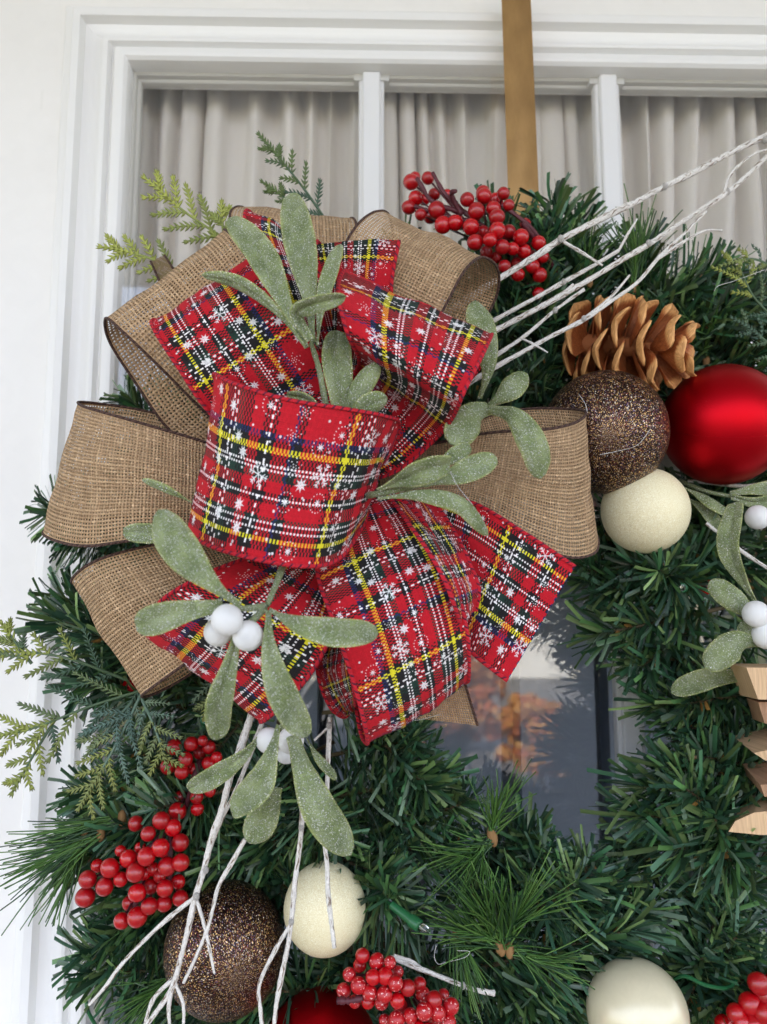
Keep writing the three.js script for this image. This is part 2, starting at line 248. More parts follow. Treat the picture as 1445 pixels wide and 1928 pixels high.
// ------------------------------------------------------------------ the place round the door
const TL = P(245, 119, 0.0215);                     // inner top left corner of the raised glass frame
const GX0 = TL.x, GY1 = TL.y, GX1 = GX0 + 0.60, GY0 = GY1 - 1.55;
const FLOOR = GY0 - 0.30;
{
  const ceilPaint = std({ color: lin(0.62, 0.62, 0.60), roughness: 0.6 });
  const siding = std({ color: lin(0.72, 0.71, 0.68), roughness: 0.6 });
  const dx0 = GX0 - 0.19, dx1 = GX1 + 0.19, dy1 = GY1 + 0.2;
  const wallShape = new THREE.Shape([[-5, FLOOR - 0.5], [5, FLOOR - 0.5], [5, 3.6], [-5, 3.6]].map((p) => new THREE.Vector2(...p)));
  wallShape.holes.push(new THREE.Path([[dx0, FLOOR], [dx0, dy1], [dx1, dy1], [dx1, FLOOR]].map((p) => new THREE.Vector2(...p))));
  struct('house_wall', new THREE.ExtrudeGeometry(wallShape, { depth: 0.16, bevelEnabled: false }).translate(0, 0, -0.17), siding);
  struct('porch_ceiling', box(-5, 5, 1.12, 1.16, 0, 1.72), ceilPaint);
  struct('porch_beam', box(-5, 5, 1.00, 1.12, 1.60, 1.74), ceilPaint);
  struct('porch_roof', box(-5, 5, 3.6, 3.7, -4, 0.35), siding);
  const concrete = tex(256, 256, (x, y) => { const n = nz(x / 20, y / 20, 1) * 14 + nz(x / 3, y / 3, 2) * 12; return [134 + n, 118 + n, 98 + n]; }); concrete.repeat.set(1, 1);
  struct('porch_floor', box(-5, 5, FLOOR - 0.5, FLOOR - 0.004, -0.008, 2.4), std({ map: concrete, roughness: 0.8 }));
  const grass = tex(512, 512, (x, y) => { const n = nz(x / 30, y / 30, 1) * 20 + nz(x / 4, y / 4, 2) * 22; const leafy = nz(x / 9, y / 9, 5) > 0.45; return leafy ? [150 + n, 98 + n, 52] : [104 + n, 106 + n, 60]; }); grass.repeat.set(60, 60);
  struct('ground', new THREE.PlaneGeometry(300, 300).rotateX(-Math.PI / 2).translate(0, FLOOR - 0.5, 100), std({ map: grass, roughness: 0.95 }));
  struct('driveway', new THREE.PlaneGeometry(12, 26).rotateX(-Math.PI / 2).translate(2.2, FLOOR - 0.494, 15.5), std({ color: lin(0.20, 0.185, 0.165), roughness: 0.9 }));
  // a closed, dim room behind the curtain
  const rm = std({ color: lin(0.35, 0.34, 0.33), roughness: 0.9 }), x0 = -2, x1 = 2, y0 = FLOOR - 0.1, y1 = 1.5, zb = -2.2, t = 0.1;
  const room = mergeGeometries([box(x0, x1, y0, y1, zb - t, zb), box(x0 - t, x0, y0 - t, y1 + t, zb - t, -0.172), box(x1, x1 + t, y0 - t, y1 + t, zb - t, -0.172), box(x0, x1, y0 - t, y0, zb - t, -0.172), box(x0, x1, y1, y1 + t, zb - t, -0.172)]);
  struct('room_interior', room, rm);

  // ---- the door: slab, raised frame round the glass, stops, glass, bars
  const door = thing('front_door', 'white panelled front door with moulded frame round its curtained glass', 'door', null, V(0, FLOOR, 0));
  const slab = new THREE.Shape([[dx0 + 0.003, FLOOR], [dx1 - 0.003, FLOOR], [dx1 - 0.003, dy1 - 0.003], [dx0 + 0.003, dy1 - 0.003]].map((p) => new THREE.Vector2(...p)));
  slab.holes.push(new THREE.Path([[GX0 - 0.03, GY0 - 0.03], [GX0 - 0.03, GY1 + 0.03], [GX1 + 0.03, GY1 + 0.03], [GX1 + 0.03, GY0 - 0.03]].map((p) => new THREE.Vector2(...p))));
  const sg = new THREE.ExtrudeGeometry(slab, { depth: 0.044, bevelEnabled: false }).translate(0, 0, -0.036);
  mesh('slab', local(sg, door), M.doorPaint, door);
  const prof = [[0.0, -0.012], [0.0, 0.0205], [0.0009, 0.0245], [0.00339, 0.0272], [0.00734, 0.028], [0.0113, 0.0268], [0.01333, 0.0238], [0.01401, 0.0205], [0.01582, 0.0205], [0.0165, 0.0235], [0.01808, 0.0258], [0.02057, 0.0262], [0.02283, 0.025], [0.02554, 0.017], [0.02915, 0.0137], [0.03333, 0.0123], [0.03785, 0.0127], [0.04181, 0.0147], [0.04362, 0.021], [0.0443, 0.0228], [0.05028, 0.0232], [0.05108, 0.0225], [0.05153, 0.0135], [0.05221, 0.0125], [0.06045, 0.0125], [0.06158, 0.0115], [0.06158, 0.002]];
  const ringSide = (pr, k, ox = 0) => { // one mitred side of the ring; k = 0 top, 1 left, 2 bottom, 3 right
    const C = [[GX0, GY1, -1, 1], [GX1, GY1, 1, 1], [GX1, GY0, 1, -1], [GX0, GY0, -1, -1]], e = [[0, 1], [3, 0], [2, 3], [1, 2]][k], pos = [], uv = [], idx = [];
    let s = 0;
    pr.forEach((p, i) => {
      if (i) s += Math.hypot(p[0] - pr[i - 1][0], p[1] - pr[i - 1][1]);
      for (let q = 0; q < 2; q++) { const c = C[e[q]]; pos.push(c[0] + c[2] * p[0], c[1] + c[3] * p[0], p[1]); uv.push(q * 1.0, s); }
      if (i) { const a = (i - 1) * 2; idx.push(a, a + 1, a + 2, a + 1, a + 3, a + 2); }
    });
    return toCreasedNormals(fromArrays(pos, idx, uv), 0.5);
  };
  for (let k = 0; k < 4; k++) mesh('frame_moulding', local(ringSide(prof, k), door), M.trimPaint, door);
  const stop = [[-0.0048, -0.003], [-0.0048, 0.003], [-0.004, 0.0042], [-0.0026, 0.0046], [-0.0022, 0.0095], [-0.001, 0.0105], [0.0003, 0.0105]];
  for (let k = 0; k < 4; k++) mesh('glazing_stop', local(ringSide(stop, k), door), M.vinyl, door);
  mesh('glass_pane', local(new THREE.PlaneGeometry(GX1 - GX0, GY1 - GY0).translate((GX0 + GX1) / 2, (GY0 + GY1) / 2, 0.0192), door), M.glass, door);
  mesh('glass_pane', local(new THREE.PlaneGeometry(GX1 - GX0 + 0.02, GY1 - GY0 + 0.02).translate((GX0 + GX1) / 2, (GY0 + GY1) / 2, -0.001), door), M.glassInner, door);
  for (const px of [700, 1146]) {
    const c = P(px, 150, 0.016), w = 0.0112, top = P(px, 135, 0.016).y;
    const sh = new THREE.Shape([[-w, 0.0015], [-w, 0.0095], [-w + 0.001, 0.011], [-w + 0.0032, 0.0114], [-w + 0.0036, 0.0150], [-w + 0.0048, 0.0160], [w - 0.0048, 0.0160], [w - 0.0036, 0.0150], [w - 0.0032, 0.0114], [w - 0.001, 0.011], [w, 0.0095], [w, 0.0015]].map((p) => new THREE.Vector2(...p)));
    const g = new THREE.ExtrudeGeometry(sh, { depth: 1.5, bevelEnabled: false }).rotateX(Math.PI / 2).translate(c.x, top, 0);
    const bar = mesh('muntin_bar', local(g, door), M.muntin, door);
    const clip = new THREE.BoxGeometry(0.031, 0.016, 0.009).translate(c.x, GY1 + 0.002, 0.0075);
    mesh('end_clip', local(clip, door), M.vinyl, bar);
  }
  // ---- curtain
  {
    const pos = [], uv = [], idx = [], nx = 420, ny = 24, xa = GX0 - 0.05, xb = GX1 + 0.05, ya = P(900, 1080, -0.03).y, yb = GY1 + 0.05;
    for (let j = 0; j <= ny; j++) for (let i = 0; i <= nx; i++) {
      const u = xa + (xb - xa) * i / nx, v = j / ny, y = ya + (yb - ya) * v, drift = (1 - v) * 0.012 * nz(u * 7, v * 1.5, 2);
      const s = u * 88 + 2.6 * nz(u * 11, v * 0.7, 1) + drift * 60;
      const a = Math.sin(s * Math.PI), fold = Math.sign(a) * Math.pow(Math.abs(a), 0.55);
      const z = -0.034 + 0.0115 * fold * (0.65 + 0.6 * Math.abs(nz(u * 17, v * 0.5, 3)) * 1.6) + 0.006 * nz(u * 22, v * 0.8, 5) + 0.003 * nz(u * 70, v * 1.2, 6);
      pos.push(u + 0.007 * Math.cos(s * Math.PI) * nz(u * 15, 4, 8) * 2 + drift, y, z); uv.push(u * 2, y);
      if (i && j) { const w = nx + 1, b = j * w + i; idx.push(b - w - 1, b - w, b - 1, b - w, b, b - 1); }
    }
    const c = mesh('curtain', fromArrays(pos, idx, uv), M.curtain, scene);
    c.userData = { label: 'pleated pale beige curtain hanging behind the top of the door glass', category: 'curtain' };
  }
  // ---- blue-grey boarding inside, below the curtain
  {
    const zb = -0.16, mat = std({ color: lin(0.30, 0.35, 0.42), roughness: 0.6 }), back = struct('hall_panelling', box(GX0 - 0.5, GX1 + 0.5, FLOOR, 1.2, zb - 0.06, zb - 0.045), std({ color: lin(0.20, 0.22, 0.25), roughness: 0.8 }));
    const e0 = P(972, 1480, zb).x, e1 = P(1148, 1480, zb).x, w = e1 - e0, gap = 0.012;
    for (let k = -5; k < 5; k++) mesh('board', box(e0 + k * w + gap / 2, e0 + (k + 1) * w - gap, FLOOR + 0.01, 1.19, zb - 0.045, zb - 0.012 * ((k + 8) % 2)), mat, back);
  }
  // ---- brass hanger over the door
  {
    const h = thing('wreath_hanger', 'flat brown brass wreath hanger strap over the top of the door', 'hanger', null, V(P(985, 380, 0.05).x, P(985, 380, 0.05).y, 0.05));
    const a = P(970, -60, 0.047), b = P(990, 475, 0.062), w = 0.0123;
    const pos = [], uv = [], idx = []; const n = 12, sec = [[-1, -0.6], [-1, 0.6], [-0.94, 1], [0.94, 1], [1, 0.6], [1, -0.6], [0.94, -1], [-0.94, -1]];
    for (let i = 0; i <= n; i++) { const t = i / n, p = a.clone().lerp(b, t); sec.forEach((q, k) => { pos.push(p.x + q[0] * w, p.y, p.z + q[1] * 0.0011); uv.push(q[0] * 0.5 + 0.5, t * 1.6); }); if (i) for (let k = 0; k < 8; k++) { const e = (i - 1) * 8, k2 = (k + 1) % 8; idx.push(e + k, e + k2, e + 8 + k, e + k2, e + 8 + k2, e + 8 + k); } }
    mesh('strap', local(toCreasedNormals(fromArrays(pos, idx, uv), 0.6), h), M.brass, h);
    const hk = tube([b.clone().add(V(0, 0.01, 0)), b.clone().add(V(0, -0.035, 0.0)), b.clone().add(V(0, -0.05, 0.015)), b.clone().add(V(0, -0.035, 0.03))], [0.003]);
    mesh('hook', local(hk, h), M.brass, h);
  }
}

// ------------------------------------------------------------------ the wreath: branch tips of flat cut needles
const PAL = [[0.020, 0.060, 0.030], [0.026, 0.075, 0.034], [0.034, 0.094, 0.036], [0.050, 0.115, 0.036], [0.026, 0.066, 0.040], [0.048, 0.098, 0.058], [0.085, 0.140, 0.045], [0.020, 0.050, 0.024], [0.11, 0.17, 0.06], [0.045, 0.10, 0.03], [0.10, 0.15, 0.10]];
const TAN = [0.22, 0.115, 0.030];
function needleGeo(seed, { len = 0.105, n = 190, nl = 0.034, w = 0.0029, open = 54 }) {
  const r = rng(seed), pos = [], idx = [], col = [];
  for (let k = 0; k < n; k++) {
    const t = 0.02 + 0.98 * (k + r() * 0.6) / n, ang = k * 2.39996 + (r() - 0.5) * 0.7;
    const al = THREE.MathUtils.degToRad((open - 30 * t * t) * (0.72 + 0.5 * r()));
    const rad = V(Math.cos(ang), 0, Math.sin(ang)), d = V(0, Math.cos(al), 0).addScaledVector(rad, Math.sin(al)).normalize();
    const L = nl * (0.72 + 0.4 * r()) * (1 - 0.25 * t * t), base = V(0, t * len, 0).addScaledVector(rad, 0.001);
    const tan = r() < 0.022, c = tan ? TAN : PAL[Math.floor(r() * PAL.length)], br = 0.75 + 1.65 * Math.pow(r(), 2.0);
    let side = V(r() - 0.5, r() - 0.5, r() - 0.5).cross(d).normalize(); side.lerp(V(0, 1, 0).cross(rad).normalize(), 0.45).addScaledVector(d, -side.dot(d)).normalize();
    const up = d.clone().cross(side).normalize(), bend = (r() - 0.4) * 0.5 + (r() < 0.08 ? 0.5 : 0), tw = (r() - 0.5) * 0.8, ww = w * (0.75 + 0.45 * r()) * 0.5, LL = tan ? L * 0.28 : L, b0 = pos.length / 3;
    for (let i = 0; i <= 3; i++) {
      const s = i / 3, p = base.clone().addScaledVector(d, LL * s).addScaledVector(up, bend * LL * s * s), a = tw * s, S = side.clone().multiplyScalar(Math.cos(a)).addScaledVector(up, Math.sin(a)), U = up.clone().multiplyScalar(Math.cos(a)).addScaledVector(side, -Math.sin(a)), wd = ww * (i === 0 ? 0.6 : 1);
      for (const q of [-1, 0, 1]) { const v = p.clone().addScaledVector(S, q * wd).addScaledVector(U, q === 0 ? 0.00035 : 0); pos.push(v.x, v.y, v.z); col.push(c[0] * br, c[1] * br, c[2] * br); }
      if (i) for (let q = 0; q < 2; q++) { const e = b0 + (i - 1) * 3 + q; idx.push(e, e + 1, e + 3, e + 1, e + 4, e + 3); }
    }
  }
  return fromArrays(pos, idx, null, col);
}
const wreathC = P(1040, 1370, 0.06);
const wreath = thing('wreath', 'round artificial evergreen wreath of dark green cut needles on the door', 'wreath', null, wreathC);
{
  const NV = 12, geos = [], stems = [];
  for (let k = 0; k < NV; k++) { geos.push(needleGeo(100 + k, { len: 0.112, n: 130, nl: 0.046 })); stems.push(tube([V(0, -0.03, 0), V(0, 0.03, 0.001), V(0, 0.103, 0)], [0.0016, 0.0014, 0.0008], { sides: 5, seg: 6 })); }
  const r = rng(3);
  const put = (base, tip) => { // a branch from base to tip, both world points
    const g = new THREE.Group(); g.name = 'branch'; const d = tip.clone().sub(base), L = d.length(), k = Math.floor(r() * NV);
    g.position.copy(base).sub(wreathC); g.quaternion.setFromUnitVectors(V(0, 1, 0), d.clone().normalize()).multiply(new THREE.Quaternion().setFromAxisAngle(V(0, 1, 0), r() * 6.28));
    g.scale.set(0.9 + 0.2 * r(), L / 0.125, 0.9 + 0.2 * r());
    const nd = mesh('needles', geos[k], M.needle, g); nd.userData.kind = 'stuff'; mesh('stem', stems[k], M.stemWire, g); wreath.add(g);
  };
  const B = [ // the branch tips that show: base px, py, z -> tip px, py, z
    [200, 985, 0.09, 70, 955, 0.10], [210, 1020, 0.08, 110, 1020, 0.10], [330, 830, 0.07, 225, 735, 0.09], [370, 800, 0.06, 290, 740, 0.08],
    [330, 1200, 0.08, 70, 1165, 0.10], [360, 1260, 0.09, 130, 1180, 0.12], [360, 1340, 0.08, 150, 1270, 0.11], [260, 1200, 0.07, 95, 1110, 0.08],
    [350, 1500, 0.08, 130, 1490, 0.11], [390, 1560, 0.09, 190, 1560, 0.12], [330, 1620, 0.08, 110, 1610, 0.10], [350, 1480, 0.10, 230, 1390, 0.12], [420, 1490, 0.11, 270, 1530, 0.14], [300, 1640, 0.06, 180, 1560, 0.08],
    [330, 1760, 0.07, 130, 1800, 0.10], [330, 1820, 0.08, 140, 1840, 0.10], [360, 1720, 0.07, 200, 1760, 0.09], [420, 1900, 0.07, 230, 1890, 0.09],
    [470, 1340, 0.09, 390, 1440, 0.12], [520, 1600, 0.09, 500, 1440, 0.11], [560, 1480, 0.09, 640, 1600, 0.13], [640, 1420, 0.08, 800, 1390, 0.11], [640, 1500, 0.09, 860, 1460, 0.12], [620, 1560, 0.08, 820, 1550, 0.11], [700, 1380, 0.09, 820, 1500, 0.13], [590, 1600, 0.09, 740, 1650, 0.12],
    [640, 1640, 0.10, 790, 1760, 0.13], [690, 1640, 0.10, 740, 1700, 0.14], [520, 1880, 0.08, 400, 1840, 0.10], [640, 1860, 0.09, 480, 1870, 0.12], [700, 1760, 0.07, 640, 1860, 0.10],
    [1000, 1760, 0.08, 1190, 1640, 0.11], [960, 1700, 0.09, 1040, 1590, 0.11], [1080, 1740, 0.09, 1110, 1600, 0.11], [960, 1810, 0.10, 1225, 1742, 0.12], [1000, 1850, 0.09, 1200, 1800, 0.11], [1060, 1800, 0.08, 1240, 1690, 0.11], [1000, 1720, 0.10, 1100, 1650, 0.13],
    [1445, 1500, 0.09, 1180, 1480, 0.12], [1430, 1560, 0.10, 1160, 1530, 0.12], [1420, 1470, 0.10, 1230, 1440, 0.13], [1430, 1620, 0.10, 1240, 1590, 0.13], [1445, 1450, 0.09, 1300, 1420, 0.13], [1400, 1560, 0.11, 1270, 1470, 0.15], [1380, 1640, 0.11, 1340, 1520, 0.15],
    [1400, 1260, 0.07, 1180, 1230, 0.10], [1440, 1350, 0.07, 1200, 1320, 0.10], [1360, 1100, 0.08, 1110, 1110, 0.10], [1330, 1150, 0.09, 1100, 1200, 0.11], [1320, 1080, 0.09, 1170, 1060, 0.12], [1300, 1100, 0.10, 1230, 1070, 0.14], [1440, 1400, 0.08, 1250, 1360, 0.10], [1300, 1180, 0.08, 1190, 1270, 0.11], [1420, 1300, 0.09, 1270, 1330, 0.12],
    [1065, 540, 0.08, 1036, 362, 0.10], [1100, 560, 0.08, 1080, 400, 0.09], [1080, 580, 0.07, 1010, 420, 0.10], [1010, 560, 0.07, 990, 430, 0.10], [1120, 620, 0.07, 1060, 470, 0.10], [1380, 700, 0.06, 1350, 520, 0.08], [1230, 640, 0.06, 1200, 480, 0.08], [1300, 660, 0.06, 1420, 560, 0.08], [1420, 760, 0.07, 1330, 600, 0.10], [1000, 660, 0.08, 1040, 520, 0.10], [960, 640, 0.07, 980, 520, 0.10], [1150, 640, 0.05, 1140, 480, 0.07], [1420, 680, 0.07, 1445, 560, 0.09],
    [960, 760, 0.09, 1050, 660, 0.11], [940, 700, 0.09, 1040, 740, 0.11], [1000, 760, 0.10, 1060, 780, 0.11],
    [1360, 1720, 0.08, 1420, 1650, 0.12], [1300, 1780, 0.08, 1400, 1700, 0.11], [1330, 1850, 0.09, 1400, 1740, 0.13], [1300, 1850, 0.09, 1360, 1700, 0.12], [1350, 1900, 0.09, 1440, 1800, 0.13], [1290, 1900, 0.08, 1330, 1780, 0.12], [1440, 1900, 0.07, 1350, 1860, 0.10], [1280, 1760, 0.08, 1300, 1640, 0.11],
    [900, 1640, 0.08, 1010, 1560, 0.10], [1000, 1690, 0.08, 1000, 1560, 0.10], [1240, 1660, 0.08, 1180, 1570, 0.10], [640, 1340, 0.09, 780, 1330, 0.11], [700, 1600, 0.09, 880, 1590, 0.11], [760, 1560, 0.09, 900, 1500, 0.11],
    [960, 1900, 0.09, 1060, 1830, 0.12], [880, 1900, 0.08, 980, 1830, 0.10], [1000, 1940, 0.09, 1090, 1880, 0.11], [900, 1840, 0.08, 960, 1740, 0.10],
    [560, 1700, 0.07, 470, 1640, 0.09], [760, 1840, 0.07, 880, 1800, 0.09], [470, 1640, 0.07, 430, 1540, 0.10], [500, 1720, 0.08, 560, 1620, 0.10],
    [1240, 1060, 0.08, 1110, 1010, 0.09], [1200, 1090, 0.08, 1090, 1070, 0.10], [1260, 1000, 0.07, 1130, 960, 0.08], [1330, 900, 0.06, 1270, 960, 0.08], [1400, 930, 0.07, 1300, 1000, 0.09], [1440, 1000, 0.08, 1400, 1100, 0.10],
    [1310, 940, 0.07, 1380, 1020, 0.09], [1350, 1000, 0.08, 1300, 1050, 0.11], [1400, 1060, 0.08, 1330, 1090, 0.10],
  ];
  for (const b of B) put(P(b[0], b[1], b[2]), P(b[3], b[4], b[5]));
  // the body of the ring behind them
  const hole = (x, y) => ((x - 1040) / 215) ** 2 + ((y - 1375) / 300) ** 2;
  for (let k = 0, tries = 0; k < 145 && tries < 4000; tries++) {
    const a = r() * Math.PI * 2, R = 320 + 560 * Math.sqrt(r()), x = 1040 + Math.cos(a) * R, y = 1370 + Math.sin(a) * R;
    if (x < 130 || x > 1560 || y > 2060) continue;
    const spread = (r() - 0.5) * 2.2, dir = a + spread + (R < 480 ? (r() < 0.4 ? Math.PI : 0) : 0), L = 150 + 90 * r();
    const tx = x + Math.cos(dir) * L, ty = y + Math.sin(dir) * L;
    if (hole(tx, ty) < 1.25 || hole(x, y) < 1.3 || hole((x + tx) / 2, (y + ty) / 2) < 1.3) continue;
    if (Math.hypot(tx - 1040, ty - 1370) > 985) continue;
    if (tx < 120 && ty < 1500) continue;
    const z = 0.052 + 0.035 * r(); put(P(x, y, z), P(tx, ty, z + 0.01 + 0.025 * r())); k++;
  }
  const fr = new THREE.TorusGeometry(0.20, 0.006, 8, 60); mesh('wire_ring', fr.translate(0, 0, -0.03), M.stemWire, wreath);
}

// ------------------------------------------------------------------ bow ribbons
function ribbon(A, B, mat, edgeMat, name, parent, { bulge = 0, seed = 1, n = 56, m = 12, v0 = 0, flip = false, vScale = 1, wrinkle = 0.0012 } = {}) {
  const ca = new THREE.CatmullRomCurve3(A.map(PP), false, 'centripetal'), cb = new THREE.CatmullRomCurve3(B.map(PP), false, 'centripetal');
  const pa = [], pb = []; for (let i = 0; i <= n; i++) { pa.push(ca.getPoint(i / n)); pb.push(cb.getPoint(i / n)); }
  const pos = [], uv = [], idx = []; let s = 0, W = 0; for (let i = 0; i <= n; i++) W += pa[i].distanceTo(pb[i]) / (n + 1);
  const grid = [];
  for (let i = 0; i <= n; i++) {
    const i0 = Math.max(0, i - 1), i1 = Math.min(n, i + 1), T = pa[i1].clone().add(pb[i1]).sub(pa[i0]).sub(pb[i0]), S = pb[i].clone().sub(pa[i]), N = S.clone().cross(T).normalize();
    if (i) s += pa[i].clone().add(pb[i]).sub(pa[i - 1]).sub(pb[i - 1]).length() / 2;
    for (let j = 0; j <= m; j++) {
      const v = j / m, p = pa[i].clone().lerp(pb[i], v), k = Math.sin(Math.PI * v);
      p.addScaledVector(N, bulge * k + wrinkle * (0.35 + k) * (nz(s * 45 + seed, v * 2.2, seed) + 0.6 * nz(s * 110, v * 5, seed + 4) + 1.6 * nz(s * 14 + seed, v * 4.2, seed + 9)));
      pos.push(p.x, p.y, p.z); uv.push(flip ? 1 - v : v, v0 + s / W * vScale); grid.push(p);
      if (i && j) { const w = m + 1, b = i * w + j; idx.push(b - w - 1, b - 1, b - w, b - w, b - 1, b); }
    }
  }
  const g = new THREE.Group(); g.name = name; parent.add(g);
  mesh('ribbon', local(fromArrays(pos, idx, uv), parent), mat, g);
  for (const j of [0, m]) {
    const pts = []; for (let i = 0; i <= n; i += 2) pts.push(grid[i * (m + 1) + j]);
    const t = tube(pts, [edgeMat === M.burlapEdge ? 0.00085 : 0.0011], { sides: 6, seg: n * 2 }), q = t.attributes.uv; for (let i = 0; i < q.count; i++) q.setXY(i, (i % 7) / 6, q.getY(i) / 0.0042);
    mesh('wired_edge', local(t, parent), edgeMat, g);
  }
  return g;
}
const bowC = P(610, 900, 0.16);
const burlap = thing('burlap_bow', 'tan burlap ribbon bow with dark brown edges under the tartan bow', 'bow', null, bowC);
const tartan = thing('tartan_bow', 'red tartan ribbon bow with white printed snowflakes and stars', 'bow', null, bowC);
{
  const b = (A, B, o) => ribbon(A, B, M.burlap, M.burlapEdge, 'ribbon_loop', burlap, { seed: A[0][0], ...o });
  b([[500, 640, .185], [458, 520, .195], [434, 425, .190], [440, 392, .172], [470, 400, .150], [500, 500, .140], [540, 640, .145]], [[660, 640, .185], [668, 520, .195], [672, 440, .190], [668, 414, .172], [655, 420, .150], [640, 520, .140], [640, 640, .145]]);
  b([[470, 850, .190], [385, 775, .205], [300, 690, .215], [232, 625, .215], [200, 600, .200], [205, 640, .178], [255, 720, .165], [320, 810, .165], [400, 870, .165]], [[600, 700, .195], [540, 600, .212], [478, 505, .222], [440, 448, .215], [422, 432, .198], [440, 460, .172], [490, 560, .160], [540, 650, .160], [580, 720, .165]], { bulge: -0.001 });
  b([[590, 700, .190], [610, 560, .210], [645, 470, .215], [678, 418, .208], [712, 398, .190], [735, 410, .168], [740, 500, .155], [700, 620, .155]], [[720, 800, .190], [795, 660, .212], [842, 570, .225], [876, 508, .222], [910, 484, .207], [938, 508, .190], [934, 560, .172], [860, 690, .160]]);
  b([[470, 860, .200], [375, 829, .215], [270, 798, .222], [190, 775, .216], [155, 764, .203], [149, 757, .188], [190, 760, .170], [280, 775, .160], [400, 810, .160]], [[470, 1010, .200], [370, 1008, .215], [260, 1016, .226], [165, 1028, .220], [105, 1018, .205], [82, 1002, .188], [110, 985, .170], [210, 975, .160], [380, 960, .160]], { bulge: -0.0015 });
  b([[520, 1000, .180], [400, 1010, .195], [280, 1028, .208], [190, 1052, .208], [148, 1076, .198], [135, 1094, .184], [155, 1098, .166], [240, 1070, .155], [360, 1040, .155]], [[600, 1080, .180], [490, 1150, .195], [405, 1210, .208], [340, 1256, .208], [290, 1292, .198], [267, 1311, .184], [292, 1306, .166], [350, 1275, .155], [460, 1190, .155]], { bulge: -0.001 });
  b([[700, 850, .185], [800, 838, .200], [920, 815, .214], [1030, 808, .216], [1085, 795, .206], [1104, 776, .190], [1070, 770, .172], [980, 771, .160], [860, 800, .155]], [[720, 930, .185], [800, 945, .200], [890, 965, .212], [1000, 1025, .218], [1080, 1050, .208], [1124, 1036, .192], [1118, 1000, .176], [1040, 950, .160], [900, 930, .155]], { bulge: -0.001 });
  const tl = (A, B, o) => ribbon(A, B, M.burlap, M.burlapEdge, 'ribbon_tail', burlap, { seed: A[0][0], ...o });
  tl([[640, 1050, .17], [700, 1180, .178], [735, 1290, .185], [742, 1350, .188]], [[790, 1050, .17], [845, 1180, .180], [877, 1290, .186], [900, 1366, .184]], { bulge: 0.004 });
  tl([[420, 620, .15], [350, 540, .155], [310, 480, .155]], [[380, 660, .15], [320, 570, .155], [284, 492, .155]]);

  const t = (A, B, o) => ribbon(A, B, M.tartan, M.tartanEdge, 'ribbon_loop', tartan, { seed: A[0][1], vScale: 0.46, ...o });
  // back, top
  t([[600, 800, .205], [540, 640, .215], [490, 500, .222], [462, 420, .214], [468, 396, .200], [500, 440, .185], [560, 620, .180]], [[680, 780, .205], [650, 640, .215], [620, 520, .222], [598, 470, .214], [600, 455, .200], [620, 500, .185], [640, 640, .180]], { v0: 0.3 });
  ribbon([[590, 760, .20], [600, 620, .212], [600, 520, .222], [588, 462, .226]], [[700, 780, .20], [735, 640, .214], [738, 530, .226], [752, 452, .230]], M.tartan, M.tartanEdge, 'ribbon_tail', tartan, { seed: 8, v0: 0.1, vScale: 0.5, flip: true, bulge: 0.005 });
  // upper left
  t([[560, 900, .215], [450, 830, .228], [385, 765, .240], [335, 690, .245], [297, 632, .243], [286, 605, .232], [310, 610, .215], [400, 720, .205], [500, 820, .205]], [[690, 840, .215], [640, 740, .228], [590, 650, .242], [530, 560, .248], [490, 500, .243], [474, 480, .232], [490, 505, .215], [560, 640, .205], [620, 760, .205]], { v0: 0.05, flip: true });
  // upper right
  t([[590, 860, .208], [632, 780, .220], [666, 708, .226], [676, 676, .254], [652, 620, .276], [638, 560, .270], [640, 526, .254], [655, 512, .234], [680, 560, .215], [660, 700, .200], [640, 800, .200]], [[680, 910, .208], [748, 886, .216], [815, 832, .224], [852, 788, .250], [874, 738, .274], [905, 676, .268], [922, 640, .254], [926, 632, .236], [905, 690, .214], [800, 800, .200], [700, 860, .200]], { v0: 0.62, n: 72 });
  // lower right tail
  ribbon([[700, 950, .19], [800, 935, .205], [885, 945, .222], [990, 1005, .236], [1083, 1067, .236]], [[680, 1030, .19], [760, 1080, .205], [830, 1165, .220], [890, 1230, .232], [956, 1282, .236]], M.tartan, M.tartanEdge, 'ribbon_tail', tartan, { seed: 4, v0: 0.36, vScale: 0.5, flip: true });
  // folded tail between the lower loops
  ribbon([[730, 930, .215], [770, 985, .246], [826, 1070, .266], [852, 1130, .268], [866, 1172, .258]], [[800, 925, .205], [846, 985, .224], [884, 1060, .240], [902, 1110, .244], [896, 1150, .240]], M.tartan, M.tartanEdge, 'ribbon_tail', tartan, { seed: 14, v0: 0.86, vScale: 0.2, flip: true });
  // lower left
  t([[600, 980, .205], [500, 1035, .222], [390, 1080, .236], [315, 1122, .236], [280, 1160, .224], [262, 1186, .208], [290, 1190, .190], [400, 1130, .185], [560, 1050, .185]], [[650, 1040, .205], [640, 1120, .225], [622, 1200, .242], [585, 1268, .242], [530, 1330, .230], [492, 1360, .212], [500, 1340, .192], [560, 1240, .185], [620, 1100, .185]], { v0: 0.15 });
  // small loop below
  t([[640, 1080, .20], [615, 1180, .208], [598, 1260, .212], [625, 1335, .206], [655, 1345, .19], [640, 1260, .18], [640, 1100, .18]], [[700, 1060, .23], [672, 1180, .238], [660, 1240, .238], [668, 1310, .228], [672, 1325, .205], [690, 1240, .19], [700, 1100, .18]], { v0: 0.5 });
  // lower centre loop
  t([[600, 960, .215], [598, 1075, .236], [632, 1180, .254], [668, 1290, .254], [688, 1370, .244], [692, 1400, .226], [680, 1380, .206], [660, 1250, .192], [650, 1060, .190]], [[740, 920, .215], [800, 985, .236], [850, 1080, .254], [878, 1180, .256], [884, 1250, .244], [880, 1284, .226], [860, 1270, .206], [800, 1180, .192], [720, 1040, .190]], { v0: 0.27, bulge: -0.002 });
